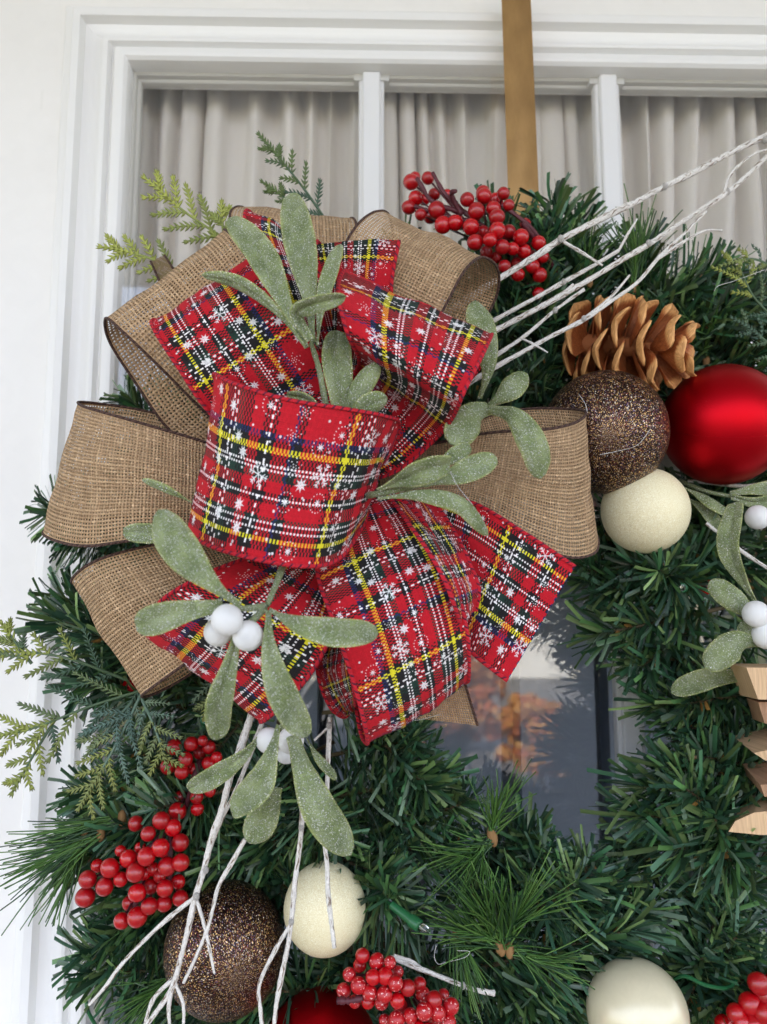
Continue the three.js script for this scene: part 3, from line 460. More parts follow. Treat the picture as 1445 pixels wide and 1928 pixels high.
  // centre loop, nearest
  t([[500, 850, .205], [430, 760, .225], [402, 706, .248], [440, 722, .272], [540, 752, .284], [650, 770, .280], [725, 784, .264], [752, 800, .242], [730, 860, .222], [660, 900, .205]], [[480, 960, .205], [390, 985, .225], [352, 996, .246], [390, 1025, .270], [470, 1050, .282], [570, 1066, .278], [632, 1056, .262], [672, 1010, .242], [690, 960, .222], [640, 930, .205]], { v0: 0.05, n: 80, bulge: -0.002 });
}

// ------------------------------------------------------------------ mistletoe
const seed0 = (p) => ((p[0][0] * 7 + p[0][1] * 3) % 5 < 3 ? 1 : -0.8);
function leafGeo(pts, wpx, { tilt = 0, camber = seed0(pts) * 0.34, seed = 1, blunt = 0.20, stalk = 0.17, th = 0.0011 } = {}) {
  const W3 = pts.map(PP), c = new THREE.CatmullRomCurve3(W3, false, 'centripetal'), n = 30, m = 10, pos = [], uv = [], col = [], idx = [], k = mpp(W3[W3.length - 1]) * wpx * 0.45;
  const L = c.getLength(), row = m * 2 + 2;
  for (let i = 0; i <= n; i++) {
    const t = i / n, p = c.getPointAt(t), T = c.getTangentAt(t);
    let w = k * (stalk + (1 - stalk) * smooth(0.04, 0.60, t)) * (1 - 0.22 * smooth(0.66, 1, t)); if (t > 1 - blunt) w *= Math.sqrt(Math.max(0, 1 - ((t - 1 + blunt) / blunt) ** 2));
    w = Math.max(w, 0.0002) * (1 + 0.035 * nz(t * 30, seed, 1) + 0.03 * nz(t * 80, seed, 2));
    const toCam = camera.position.clone().sub(p).normalize(); let N = toCam.addScaledVector(T, -toCam.dot(T)).normalize(); const S0 = T.clone().cross(N);
    const a = tilt + 0.25 * nz(t * 2, seed, 7); const S = S0.clone().multiplyScalar(Math.cos(a)).addScaledVector(N, Math.sin(a)); N = S.clone().cross(T).normalize();
    for (let half = 0; half < 2; half++) for (let j = 0; j <= m; j++) {
      const s = (j / m * 2 - 1) * (half ? -1 : 1), e = Math.sqrt(Math.max(0, 1 - s * s)), tt = Math.min(th, w * 0.5);
      const h = (half ? -1 : 1) * tt * (0.35 + 0.65 * e) * (Math.abs(s) === 1 ? 0.6 : 1) + camber * w * s * s - (half ? -0.3 : 0.95) * tt * Math.exp(-((s / 0.16) ** 2)) + 0.10 * w * nz(t * 5 + seed, s * 1.3, 3);
      const q = p.clone().addScaledVector(S, s * w).addScaledVector(N, h);
      pos.push(q.x, q.y, q.z); uv.push(s * w + seed * 0.013, t * L + seed * 0.029);
      const rim = smooth(0.84, 1.0, Math.abs(s)); col.push(1 + 0.5 * rim, 1 + 0.4 * rim, 1 + 0.1 * rim);
    }
    if (i) for (let j = 0; j < row; j++) { const a0 = (i - 1) * row + j, a1 = (i - 1) * row + (j + 1) % row; idx.push(a0, a0 + row, a1, a1, a0 + row, a1 + row); }
  }
  return fromArrays(pos, idx, uv, col);
}
const sph = new THREE.SphereGeometry(1, 24, 16);
function ballAt(name, x, y, z, rpx, mat, parent, origin, sq = 1) {
  const p = P(x, y, z), m = mesh(name, sph, mat, parent), r = rpx * mpp(p); m.position.copy(p).sub(origin); m.scale.set(r, r * sq, r); m.rotation.set(x * 0.37 % 6, y * 0.23 % 6, (x + y) * 0.11 % 6); return m;
}
function sprig(label, group, leaves, stems, berries = []) {
  const o = PP(stems[0][0]), g = thing('mistletoe_sprig', label, 'sprig', group, o);
  leaves.forEach((l, i) => mesh('leaf', local(leafGeo(l[0], l[1], { seed: i * 3.7 + l[0][0][0] % 17, ...(l[2] || {}) }), g), M.leaf, g));
  stems.forEach((s, i) => { const gg = tube(s.map(PP), [0.0018, 0.0013], { sides: 7, bump: 0.25, seed: i + 2 }); const n = gg.attributes.position.count; gg.setAttribute('color', new THREE.Float32BufferAttribute(new Float32Array(n * 3).fill(0.85), 3)); mesh('stem', local(gg, g), M.leaf, g); });
  berries.forEach((b) => ballAt('white_berry', b[0], b[1], b[2], b[3], M.whiteBerry, g, o));
  return g;
}
sprig('frosted sage mistletoe sprig with long leaves spread over the bow top', 'mistletoe sprigs', [
  [[[578, 655, .268], [545, 590, .272], [490, 480, .262], [432, 410, .250]], 62, { tilt: -0.2 }],
  [[[590, 645, .262], [584, 570, .264], [566, 450, .258], [547, 364, .248]], 66, { tilt: 0.15 }],
  [[[574, 652, .272], [520, 585, .270], [450, 535, .262], [380, 518, .250]], 34, { tilt: 0.7 }],
  [[[598, 650, .268], [606, 580, .272], [625, 510, .270], [642, 460, .264]], 36, { tilt: 0.5 }],
  [[[583, 640, .280], [558, 590, .288], [590, 572, .294], [652, 558, .292]], 40, { tilt: -0.4, stalk: 0.5 }],
], [[[616, 770, .255], [600, 690, .262], [586, 645, .266]]]);
sprig('frosted sage mistletoe sprig tucked behind the central tartan loop', 'mistletoe sprigs', [
  [[[645, 800, .250], [640, 740, .256], [634, 680, .258], [634, 622, .254]], 62, { tilt: -0.15, stalk: 0.6 }],
  [[[652, 790, .254], [672, 740, .262], [712, 682, .262]], 46, { tilt: 0.4, stalk: 0.4 }],
  [[[652, 795, .262], [690, 765, .268], [730, 748, .268]], 46, { tilt: -0.3, stalk: 0.4 }],
  [[[620, 790, .255], [580, 752, .258], [540, 742, .255]], 30, { tilt: 0.6 }],
], [[[640, 850, .235], [645, 810, .245], [646, 780, .252]]]);
sprig('frosted sage mistletoe sprig over the burlap loop beside the brown ball', 'mistletoe sprigs', [
  [[[904, 750, .228], [922, 690, .238], [912, 620, .240], [893, 566, .232]], 62, { tilt: -0.55 }],
  [[[920, 768, .234], [895, 780, .242], [848, 836, .246]], 72, { tilt: 0.1, stalk: 0.45 }],
  [[[918, 766, .234], [950, 742, .240], [993, 703, .238]], 50, { tilt: 0.2, stalk: 0.25 }],
  [[[922, 770, .238], [970, 785, .250], [1008, 840, .254], [1018, 902, .246]], 62, { tilt: 0.25, stalk: 0.35 }],
], [[[860, 830, .20], [900, 790, .225], [918, 768, .235]]]);
sprig('frosted sage mistletoe sprig pointing right from behind the central loop', 'mistletoe sprigs', [
  [[[712, 922, .262], [760, 900, .270], [810, 880, .274], [848, 872, .270]], 62, { tilt: -0.6, blunt: 0.06 }],
  [[[800, 915, .250], [860, 895, .256], [936, 862, .252]], 52, { tilt: 0.15 }],
  [[[712, 938, .262], [790, 932, .272], [868, 950, .272], [920, 1008, .262]], 40, { tilt: 0.5 }],
  [[[815, 890, .246], [845, 865, .248], [886, 840, .244]], 34, { tilt: 0.1 }],
], [[[680, 935, .245], [720, 928, .260], [800, 912, .258]]]);
sprig('frosted sage mistletoe sprig with three white berries over the lower tartan loop', 'mistletoe sprigs', [
  [[[452, 1140, .296], [400, 1100, .302], [335, 1030, .298], [298, 960, .284]], 78, { tilt: 0.15 }],
  [[[420, 1140, .292], [370, 1148, .294], [310, 1162, .288], [256, 1178, .276]], 62, { tilt: -0.1, stalk: 0.45 }],
  [[[446, 1200, .284], [430, 1260, .284], [410, 1330, .278], [412, 1392, .266]], 56, { tilt: 0.2, stalk: 0.4 }],
  [[[506, 1150, .290], [508, 1220, .298], [530, 1300, .296], [578, 1388, .280]], 62, { tilt: -0.1, stalk: 0.2 }],
  [[[508, 1148, .290], [560, 1175, .302], [630, 1192, .300], [712, 1190, .286]], 58, { tilt: 0.1, stalk: 0.15 }],
  [[[350, 1020, .238], [300, 1006, .244], [232, 1002, .240]], 42, { tilt: 0.1, stalk: 0.6 }],
  [[[365, 948, .242], [320, 925, .246], [268, 903, .244]], 22, { tilt: 0.8 }],
], [[[535, 1060, .268], [520, 1100, .280], [503, 1140, .288]], [[503, 1140, .288], [470, 1145, .290], [440, 1145, .292]], [[500, 1145, .288], [480, 1165, .290], [462, 1180, .290]]],
  [[428, 1167, .300, 30], [467, 1197, .294, 29], [411, 1190, .284, 27]]);
sprig('frosted mistletoe sprig with white berries hanging below the bow', 'mistletoe sprigs', [
  [[[500, 1372, .225], [460, 1420, .232], [400, 1462, .230], [354, 1486, .220]], 44, { tilt: 0.3 }],
  [[[526, 1365, .245], [512, 1420, .252], [490, 1480, .248], [436, 1530, .236]], 66, { tilt: -0.35 }],
  [[[512, 1480, .224], [500, 1530, .226], [470, 1588, .220]], 66, { tilt: 0.05, stalk: 0.7 }],
  [[[552, 1385, .240], [572, 1450, .250], [606, 1530, .250], [662, 1610, .238]], 74, { tilt: 0.1, stalk: 0.4 }],
  [[[578, 1390, .215], [600, 1430, .218], [634, 1468, .212]], 22, { tilt: 0.5 }],
], [[[530, 1340, .215], [535, 1370, .226], [545, 1400, .232]]], [[506, 1394, .226, 24], [548, 1394, .232, 25], [540, 1416, .222, 22]]);
sprig('frosted mistletoe sprig with white berries beside the stacked wooden blocks', 'mistletoe sprigs', [
  [[[1428, 1140, .150], [1398, 1090, .160], [1374, 1030, .166], [1388, 945, .158]], 46, { tilt: 0.5, blunt: 0.06 }],
  [[[1420, 1158, .152], [1385, 1130, .160], [1336, 1094, .158]], 50, { tilt: -0.2, stalk: 0.6 }],
  [[[1434, 1212, .158], [1390, 1212, .168], [1328, 1258, .166]], 62, { tilt: 0.1, stalk: 0.25 }],
  [[[1390, 1272, .134], [1330, 1280, .138], [1264, 1304, .134]], 46, { tilt: -0.2, stalk: 0.6 }],
  [[[1440, 1195, .140], [1415, 1190, .144], [1396, 1170, .142]], 40, { tilt: 0.2, stalk: 0.6 }],
], [[[1470, 1160, .13], [1445, 1170, .145], [1425, 1150, .15]], [[1460, 1200, .13], [1440, 1212, .15]]], [[1424, 1156, .168, 25], [1443, 1196, .166, 26]]);
sprig('frosted mistletoe sprig with narrow leaves under the red ball', 'mistletoe sprigs', [
  [[[1290, 918, .118], [1330, 940, .126], [1375, 968, .128]], 28, { tilt: 0.7 }],
  [[[1375, 930, .124], [1420, 922, .128], [1480, 918, .122]], 30, { tilt: 0.2, stalk: 0.4 }],
  [[[1378, 935, .126], [1420, 945, .130], [1480, 935, .124]], 34, { tilt: -0.4, stalk: 0.4 }],
  [[[1290, 935, .112], [1330, 965, .118], [1362, 1010, .118]], 30, { tilt: 0.5 }],
], [[[1280, 905, .10], [1330, 925, .118], [1380, 935, .124]]], [[1427, 974, .138, 23]]);

// ------------------------------------------------------------------ baubles
function bauble(name, label, group, x, y, z, rpx, mat, { sq = 1, seam = false } = {}) {
  const p = P(x, y, z), g = thing(name, label, 'bauble', group, p), r = rpx * mpp(p);
  const s = mesh('ball', new THREE.SphereGeometry(r, 64, 40).rotateX(-1.2).rotateZ(x * 0.7), mat, g); s.scale.y = sq;
  const back = V(0.25, 0.5, -0.83).normalize(), q = new THREE.Quaternion().setFromUnitVectors(V(0, 1, 0), back);
  const cap = mesh('cap', new THREE.CylinderGeometry(r * 0.16, r * 0.18, r * 0.14, 20).translate(0, r * 1.03, 0), M.brass, g); cap.quaternion.copy(q);
  if (seam) { const t = mesh('seam', new THREE.TorusGeometry(r * 0.9995, r * 0.0045, 6, 120), mat, g); t.rotation.set(Math.PI / 2 + 0.42, 0.06, 0); }
  return g;
}
bauble('glitter_bauble', 'dark brown glitter ball between the pine cone and the burlap loop', 'ball ornaments', 1139, 814, .140, 116, M.glitter);
bauble('red_bauble', 'shiny satin red ball below the pine cone', 'ball ornaments', 1362, 800, .125, 113, M.redSatin, { seam: true });
bauble('cream_bauble', 'cream glitter ball under the brown and red balls', 'ball ornaments', 1215, 961, .135, 81, M.cream);
bauble('glitter_bauble', 'dark brown glitter ball behind the white twigs under the berries', 'ball ornaments', 424, 1786, .120, 112, M.glitter, { sq: 1.06 });
bauble('cream_bauble', 'cream glitter ball behind the white twigs below the bow', 'ball ornaments', 612, 1710, .130, 77, M.cream, { sq: 1.07 });
bauble('red_bauble', 'dark red ball below the red berry cluster and the white twigs', 'ball ornaments', 605, 1982, .115, 108, M.redSatin);
bauble('pearl_bauble', 'smooth pearly cream ball among the green needles', 'ball ornaments', 1200, 1908, .140, 93, M.pearl);

// ------------------------------------------------------------------ pine cone
{
  const a = P(1088, 648, .118), b = P(1256, 658, .150), g = thing('pine_cone', 'open brown pine cone lying between twigs and the red ball', 'pine cone', null, a);
  const ax = b.clone().sub(a), L = ax.length(); ax.normalize();
  const sc = (() => { const pos = [], uv = [], idx = [], n = 10, m = 8, row = (m + 1) * 2; // spoon-shaped woody scale along +Y, face +Z
    for (let i = 0; i <= n; i++) { const t = i / n; let w = 0.16 + 0.34 * smooth(0, 0.75, t); if (t > 0.72) w *= Math.sqrt(Math.max(0, 1 - ((t - 0.72) / 0.28) ** 2));
      const lift = 0.16 * t * t - 0.02, th = t === 1 ? 0 : 0.025 + 0.07 * smooth(0.62, 0.86, t);
      for (let half = 0; half < 2; half++) for (let j = 0; j <= m; j++) { const s = (j / m * 2 - 1) * (half ? -1 : 1); pos.push(s * w, t, lift + 0.45 * w * s * s + (half ? -th : th) * Math.sqrt(Math.max(0.12, 1 - s * s)) - (half ? 0 : 0.02 * Math.exp(-((s / 0.12) ** 2)))); uv.push(s * 0.5 + 0.5, t * 0.98); }
      if (i) for (let j = 0; j < row; j++) { const p = (i - 1) * row + j, q = (i - 1) * row + (j + 1) % row; idx.push(p, q, p + row, q, q + row, p + row); } }
    return fromArrays(pos, idx, uv); })();
  const base = new THREE.Quaternion().setFromUnitVectors(V(0, 1, 0), ax), r = rng(8), N = 38;
  for (let k = 0; k < N; k++) {
    const t = (k + 0.5) / N, ang = k * 2.39996, open = THREE.MathUtils.degToRad(100 - 56 * Math.pow(t, 1.8) + (r() - 0.5) * 16), len = 0.0345 * (0.74 + 0.42 * Math.sin(Math.PI * Math.pow(t, 0.8) * 0.85)) * (1 - 0.15 * t);
    const q = base.clone().multiply(new THREE.Quaternion().setFromAxisAngle(V(0, 1, 0), ang)).multiply(new THREE.Quaternion().setFromAxisAngle(V(1, 0, 0), open));
    const s = mesh('scale', sc, M.cone, g); s.quaternion.copy(q).multiply(new THREE.Quaternion().setFromAxisAngle(V(0, 1, 0), Math.PI + (r() - 0.5) * 0.2));
    s.position.copy(ax).multiplyScalar(L * (t * 1.0 - 0.02)); const w = 0.036 * (1 - 0.3 * t); s.scale.set(w * (0.85 + 0.3 * r()), len, len * 0.68);
  }
  mesh('core', local(tube([a.clone().addScaledVector(ax, -0.006), a.clone().lerp(b, 0.5), b], [0.008, 0.0075, 0.003], { sides: 10 }), g), M.coneCore, g);
}

// ------------------------------------------------------------------ red berry clusters
function cluster(label, ox, oy, k, list, hub, zc, zs, stemPts, chip) {
  const o = P(hub[0], hub[1], zc - 0.03), g = thing('berry_cluster', label, 'berries', 'red berry clusters', o), r = rng(hub[0]);
  for (const b of list) {
    const x = ox + b[0] / k, y = oy + b[1] / k, back = b[3] ? 0.014 : 0, z = zc + zs * (1 - Math.min(1, Math.hypot(x - hub[0], y - hub[1]) / 170)) - back + (r() - 0.5) * 0.006;
    const m = ballAt('berry', x, y, z, b[2] / k * 1.05, chip && r() < 0.5 ? M.berryChip : M.berry[Math.floor(r() * 3)], g, o, 0.95 + 0.12 * r());
    const p = P(x, y, z), e = p.clone().lerp(P(hub[0], hub[1], zc - 0.02), 0.55); e.z -= 0.012;
    if (!b[3]) mesh('stalk', local(tube([e, p], [0.0009, 0.0007], { sides: 5, seg: 4 }), g), M.berryStem, g);
    else m.position.z -= 0.002;
  }
  for (const s of stemPts) mesh('stem', local(tube(s.map(PP), [0.0020, 0.0016], { sides: 7, bump: 0.5, seed: s[0][0] }), g), M.berryStem, g);
}
cluster('red berry cluster on maroon stems behind the upper right burlap loop', 740, 310, 4.516,
  [[155, 148, 65], [190, 95, 45, 1], [298, 115, 52], [195, 285, 62], [270, 285, 48, 1], [135, 365, 55], [237, 425, 48], [355, 240, 50, 1], [465, 240, 42, 1], [375, 388, 72], [320, 430, 58, 1], [425, 512, 70], [530, 495, 65], [560, 470, 55, 1], [632, 297, 58], [775, 268, 64], [770, 225, 58, 1], [940, 245, 52], [880, 290, 60, 1], [710, 395, 68], [855, 372, 58], [985, 345, 48], [885, 445, 66], [665, 530, 68], [770, 560, 50, 1], [890, 560, 68], [700, 660, 64], [825, 640, 60], [930, 700, 62], [1020, 715, 52], [1090, 615, 66], [1240, 665, 60], [1115, 735, 58], [800, 735, 52, 1], [880, 780, 48, 1], [990, 560, 58, 1], [950, 865, 52], [1060, 830, 50, 1], [1190, 865, 58], [1275, 785, 50], [1065, 935, 55], [1250, 940, 58], [1240, 1095, 50], [1130, 490, 45, 1], [1185, 770, 50, 1]],
  [925, 440], .112, .030, [[[1010, 560, .09], [960, 470, .118], [870, 395, .122], [838, 365, .126], [815, 325, .126]], [[870, 400, .122], [815, 380, .122], [785, 335, .124]], [[870, 405, .122], [850, 365, .130], [858, 360, .138]], [[1050, 520, .10], [1000, 430, .128], [945, 385, .132]], [[900, 420, .12], [830, 405, .118], [780, 388, .12]], [[1010, 560, .09], [1015, 470, .12], [985, 420, .136]]]);
cluster('red berry cluster hanging at the left above the brown glitter ball', 130, 1380, 4.817,
  [[600, 830, 68, 1], [838, 795, 76], [945, 860, 72], [720, 915, 65], [1010, 995, 75], [832, 1040, 78], [540, 1140, 75], [703, 1120, 78], [890, 1210, 78], [1015, 1175, 75], [250, 1215, 58, 1], [372, 1225, 80], [605, 1265, 82], [752, 1245, 58, 1], [172, 1328, 76], [470, 1328, 62], [325, 1395, 78], [148, 1490, 85], [735, 1405, 65, 1], [872, 1410, 72], [985, 1360, 60, 1], [815, 1310, 55, 1], [620, 1450, 78], [865, 1550, 68], [1010, 1500, 68], [730, 1570, 72], [540, 1555, 62, 1], [620, 1670, 85], [480, 1705, 68], [680, 1290, 55, 1], [870, 1100, 50, 1], [640, 1050, 50, 1], [460, 1080, 50, 1]],
  [285, 1625], .148, .016, [[[345, 1520, .12], [300, 1580, .142], [250, 1620, .146], [190, 1650, .142]], [[330, 1530, .12], [322, 1600, .146], [318, 1690, .142]], [[310, 1560, .135], [270, 1660, .142], [250, 1720, .14]]]);
cluster('red berry cluster half hidden in needles under the mistletoe berries', 130, 1380, 4.817,
  [[955, 128, 68], [1110, 100, 62], [1180, 185, 55, 1], [1270, 130, 60], [1060, 240, 62], [900, 305, 68], [1025, 355, 62], [1120, 330, 52, 1], [1265, 275, 58], [1340, 220, 50], [1215, 70, 45], [1010, 590, 58, 1], [1160, 580, 60], [1165, 690, 56], [985, 710, 75], [1280, 530, 50]],
  [365, 1450], .134, .010, [[[400, 1380, .10], [370, 1450, .132], [345, 1540, .128]]]);
cluster('glossy red berry cluster with chipped paint over the lower red ball', 600, 1760, 4.817,
  [[400, 190, 62], [530, 240, 66], [650, 250, 52], [375, 290, 58, 1], [280, 360, 58], [495, 385, 66], [605, 375, 72], [720, 350, 52, 1], [365, 460, 70], [700, 440, 66], [810, 480, 68], [230, 505, 64], [465, 525, 66], [600, 540, 68], [920, 460, 58, 1], [715, 595, 66], [450, 625, 58, 1], [575, 630, 60, 1], [330, 620, 55, 1], [950, 560, 66, 1], [745, 665, 62, 1], [1050, 590, 70], [1135, 560, 50, 1], [1200, 650, 70], [960, 695, 72], [1085, 710, 66], [835, 735, 64], [710, 770, 70], [1180, 790, 66], [600, 790, 50, 1], [1060, 790, 55, 1], [900, 850, 66], [1000, 870, 66]],
  [760, 1870], .158, .012, [[[780, 1960, .12], [740, 1880, .148], [690, 1830, .150]], [[800, 1940, .13], [830, 1890, .15]], [[636, 1884, .166], [660, 1884, .168], [684, 1879, .168]]], true);
cluster('red berry cluster low at the right beyond the pearly ball', 0, 0, 1,
  [[1429, 1852, 19], [1413, 1890, 20], [1442, 1873, 21], [1386, 1908, 17], [1397, 1925, 17], [1440, 1908, 20], [1365, 1930, 15, 1], [1420, 1930, 19], [1462, 1850, 20], [1465, 1890, 20]],
  [1430, 1890], .135, .012, [[[1470, 1940, .11], [1430, 1890, .132], [1390, 1915, .13]]]);
for (const [x, y, lab] of [[247, 1291, 'single red berry peeking out below the lower left burlap loop'], [1327, 1105, 'single red berry deep in needles beside the mistletoe leaf']]) {
  const m = ballAt('red_berry', x, y, .10, 16, M.berry[0], scene, V(0, 0, 0)); m.name = numbered('red_berry'); m.userData = { label: lab, category: 'berry', group: 'loose red berries' };
}

// ------------------------------------------------------------------ white twigs
function twig(label, paths) {
  const o = PP(paths[0][0]), g = thing('white_twig', label, 'twig', 'white birch twigs', o);
  paths.forEach((p, i) => {
    const r0 = (p.r ?? 6.5) * 0.72, r1 = p.r1 ? p.r1 * 0.72 : r0 * 0.6, k = mpp(PP(p[0])), r = rng(i + 11), pts = [];
    p.forEach((q, j) => { pts.push(PP(q)); if (j + 1 < p.length) { const e = p[j + 1], L = Math.hypot(e[0] - q[0], e[1] - q[1]), n = Math.floor(L / 45); for (let s = 1; s < n; s++) { const t = s / n; pts.push(P(q[0] + (e[0] - q[0]) * t + (r() - 0.5) * 4.5, q[1] + (e[1] - q[1]) * t + (r() - 0.5) * 4.5, q[2] + (e[2] - q[2]) * t)); } } });
    const n = pts.length, rad = []; for (let j = 0; j < n; j++) rad.push((r0 + (r1 - r0) * j / (n - 1)) * k * (j % 3 === 1 ? 1.16 : 0.95));
    mesh(i ? 'side_shoot' : 'stem', local(tube(pts, rad, { sides: 8, seg: n * 6, bump: 0.2, seed: i + 5 }), g), M.twig, g);
    if (p.knobs) for (const q of p.knobs) { const kb = mesh('bud', new THREE.IcosahedronGeometry(1, 1), M.twig, g); kb.position.copy(PP(q)).sub(o); kb.scale.set(q[3] * k * 0.62, q[3] * k * 0.8, q[3] * k * 0.62); }
  });
}
const W_ = (pts, o = {}) => Object.assign(pts, o);
twig('white twig rising across the berries to the top right', [W_([[840, 590, .130], [900, 550, .146], [1055, 452, .158], [1250, 352, .165], [1445, 255, .170], [1500, 230, .17]], { r: 8.5, r1: 7, knobs: [[1056, 450, .160, 10], [1252, 351, .166, 9], [1440, 262, .170, 11]] }), W_([[1056, 452, .158], [1095, 475, .162], [1135, 500, .164]], { r: 5 })]);
twig('long forked white twig between the berries and the pine cone', [W_([[850, 672, .135], [915, 632, .150], [1060, 555, .158], [1170, 490, .162], [1225, 458, .165], [1370, 362, .170], [1480, 262, .172]], { r: 8, r1: 5.5, knobs: [[1222, 458, .166, 9], [1370, 361, .170, 9]] }), W_([[1362, 366, .170], [1375, 330, .172], [1420, 290, .174], [1450, 280, .174]], { r: 4.5 }), W_([[1060, 553, .158], [1080, 535, .16]], { r: 5 })]);
twig('thin white twig parallel to the long forked twig', [W_([[850, 652, .132], [915, 612, .146], [1060, 532, .152], [1165, 472, .156]], { r: 6.5, r1: 5, knobs: [[1062, 531, .153, 8]] }), W_([[1165, 472, .156], [1183, 440, .158], [1200, 412, .158]], { r: 4 })]);
twig('thin white twig ending in a bent tip above the pine cone', [W_([[860, 736, .140], [935, 690, .158], [1040, 632, .166], [1100, 602, .170], [1200, 532, .174], [1245, 480, .176], [1330, 398, .178]], { r: 7, r1: 3.5, knobs: [[1100, 600, .171, 8]] }), W_([[1235, 490, .176], [1300, 448, .178], [1330, 434, .178], [1360, 434, .178]], { r: 5, r1: 2.5 }), W_([[1095, 604, .170], [1150, 560, .172], [1186, 518, .172]], { r: 4.5, r1: 3 })]);
twig('short white twig with a side spur near the mistletoe', [W_([[860, 718, .138], [930, 672, .154], [985, 635, .160], [1048, 582, .164], [1100, 545, .164]], { r: 6, r1: 4, knobs: [[1046, 584, .165, 8]] }), W_([[980, 636, .160], [1005, 648, .164], [1032, 664, .166]], { r: 3.5 })]);
twig('thick forked white twig hanging down the left below the bow', [W_([[476, 1340, .190], [432, 1470, .196], [384, 1638, .190], [368, 1690, .188], [342, 1800, .182], [322, 1865, .178], [262, 1950, .172]], { r: 9.5, r1: 6, knobs: [[388, 1638, .192, 9], [370, 1688, .190, 10]] }), W_([[366, 1690, .188], [310, 1735, .186], [258, 1785, .184], [168, 1892, .178]], { r: 6, r1: 4 }), W_([[370, 1690, .188], [388, 1755, .190], [404, 1832, .190]], { r: 5, r1: 3.5 }), W_([[324, 1860, .178], [318, 1900, .178], [322, 1950, .176]], { r: 6 }), W_([[330, 1850, .178], [345, 1890, .180], [345, 1950, .178]], { r: 5 }), W_([[330, 1840, .178], [290, 1880, .176], [270, 1940, .172]], { r: 6 })]);
twig('slim white twig beside the thick forked twig', [W_([[500, 1345, .182], [448, 1480, .188], [410, 1560, .186], [388, 1620, .184]], { r: 6, r1: 5 })]);
twig('slim white twig running down across the brown glitter ball', [W_([[462, 1580, .200], [412, 1668, .196], [388, 1758, .190], [346, 1850, .184]], { r: 6, r1: 4.5 })]);
twig('crooked white twig hanging over the cream glitter ball', [W_([[574, 1450, .200], [568, 1560, .200], [556, 1660, .196], [549, 1735, .192], [532, 1830, .184], [514, 1950, .176]], { r: 7, r1: 6, knobs: [[567, 1558, .201, 8], [549, 1735, .193, 9]] }), W_([[549, 1738, .192], [518, 1790, .188], [488, 1858, .182], [496, 1950, .176]], { r: 5, r1: 5.5 })]);
twig('straight white twig ending against the cream glitter ball', [W_([[622, 1350, .198], [612, 1540, .204], [618, 1680, .204], [630, 1784, .200]], { r: 6, r1: 6, knobs: [[620, 1366, .200, 9]] }), W_([[618, 1370, .199], [592, 1394, .20]], { r: 4 })]);
twig('grey white twig lying behind the chipped berry cluster', [W_([[735, 1802, .140], [820, 1835, .142], [890, 1862, .140], [930, 1870, .135]], { r: 6, r1: 7, knobs: [[872, 1856, .142, 9]] }), W_([[742, 1798, .140], [780, 1812, .140], [806, 1832, .140]], { r: 4.5 })]);
twig('white twig end beside the narrow frosted leaves', [W_([[1330, 985, .130], [1400, 1040, .134], [1470, 1085, .136]], { r: 5, r1: 4.5 })]);
twig('white twig lying under the red ball', [W_([[1295, 905, .10], [1400, 915, .112], [1480, 900, .112]], { r: 4.5, r1: 4 })]);

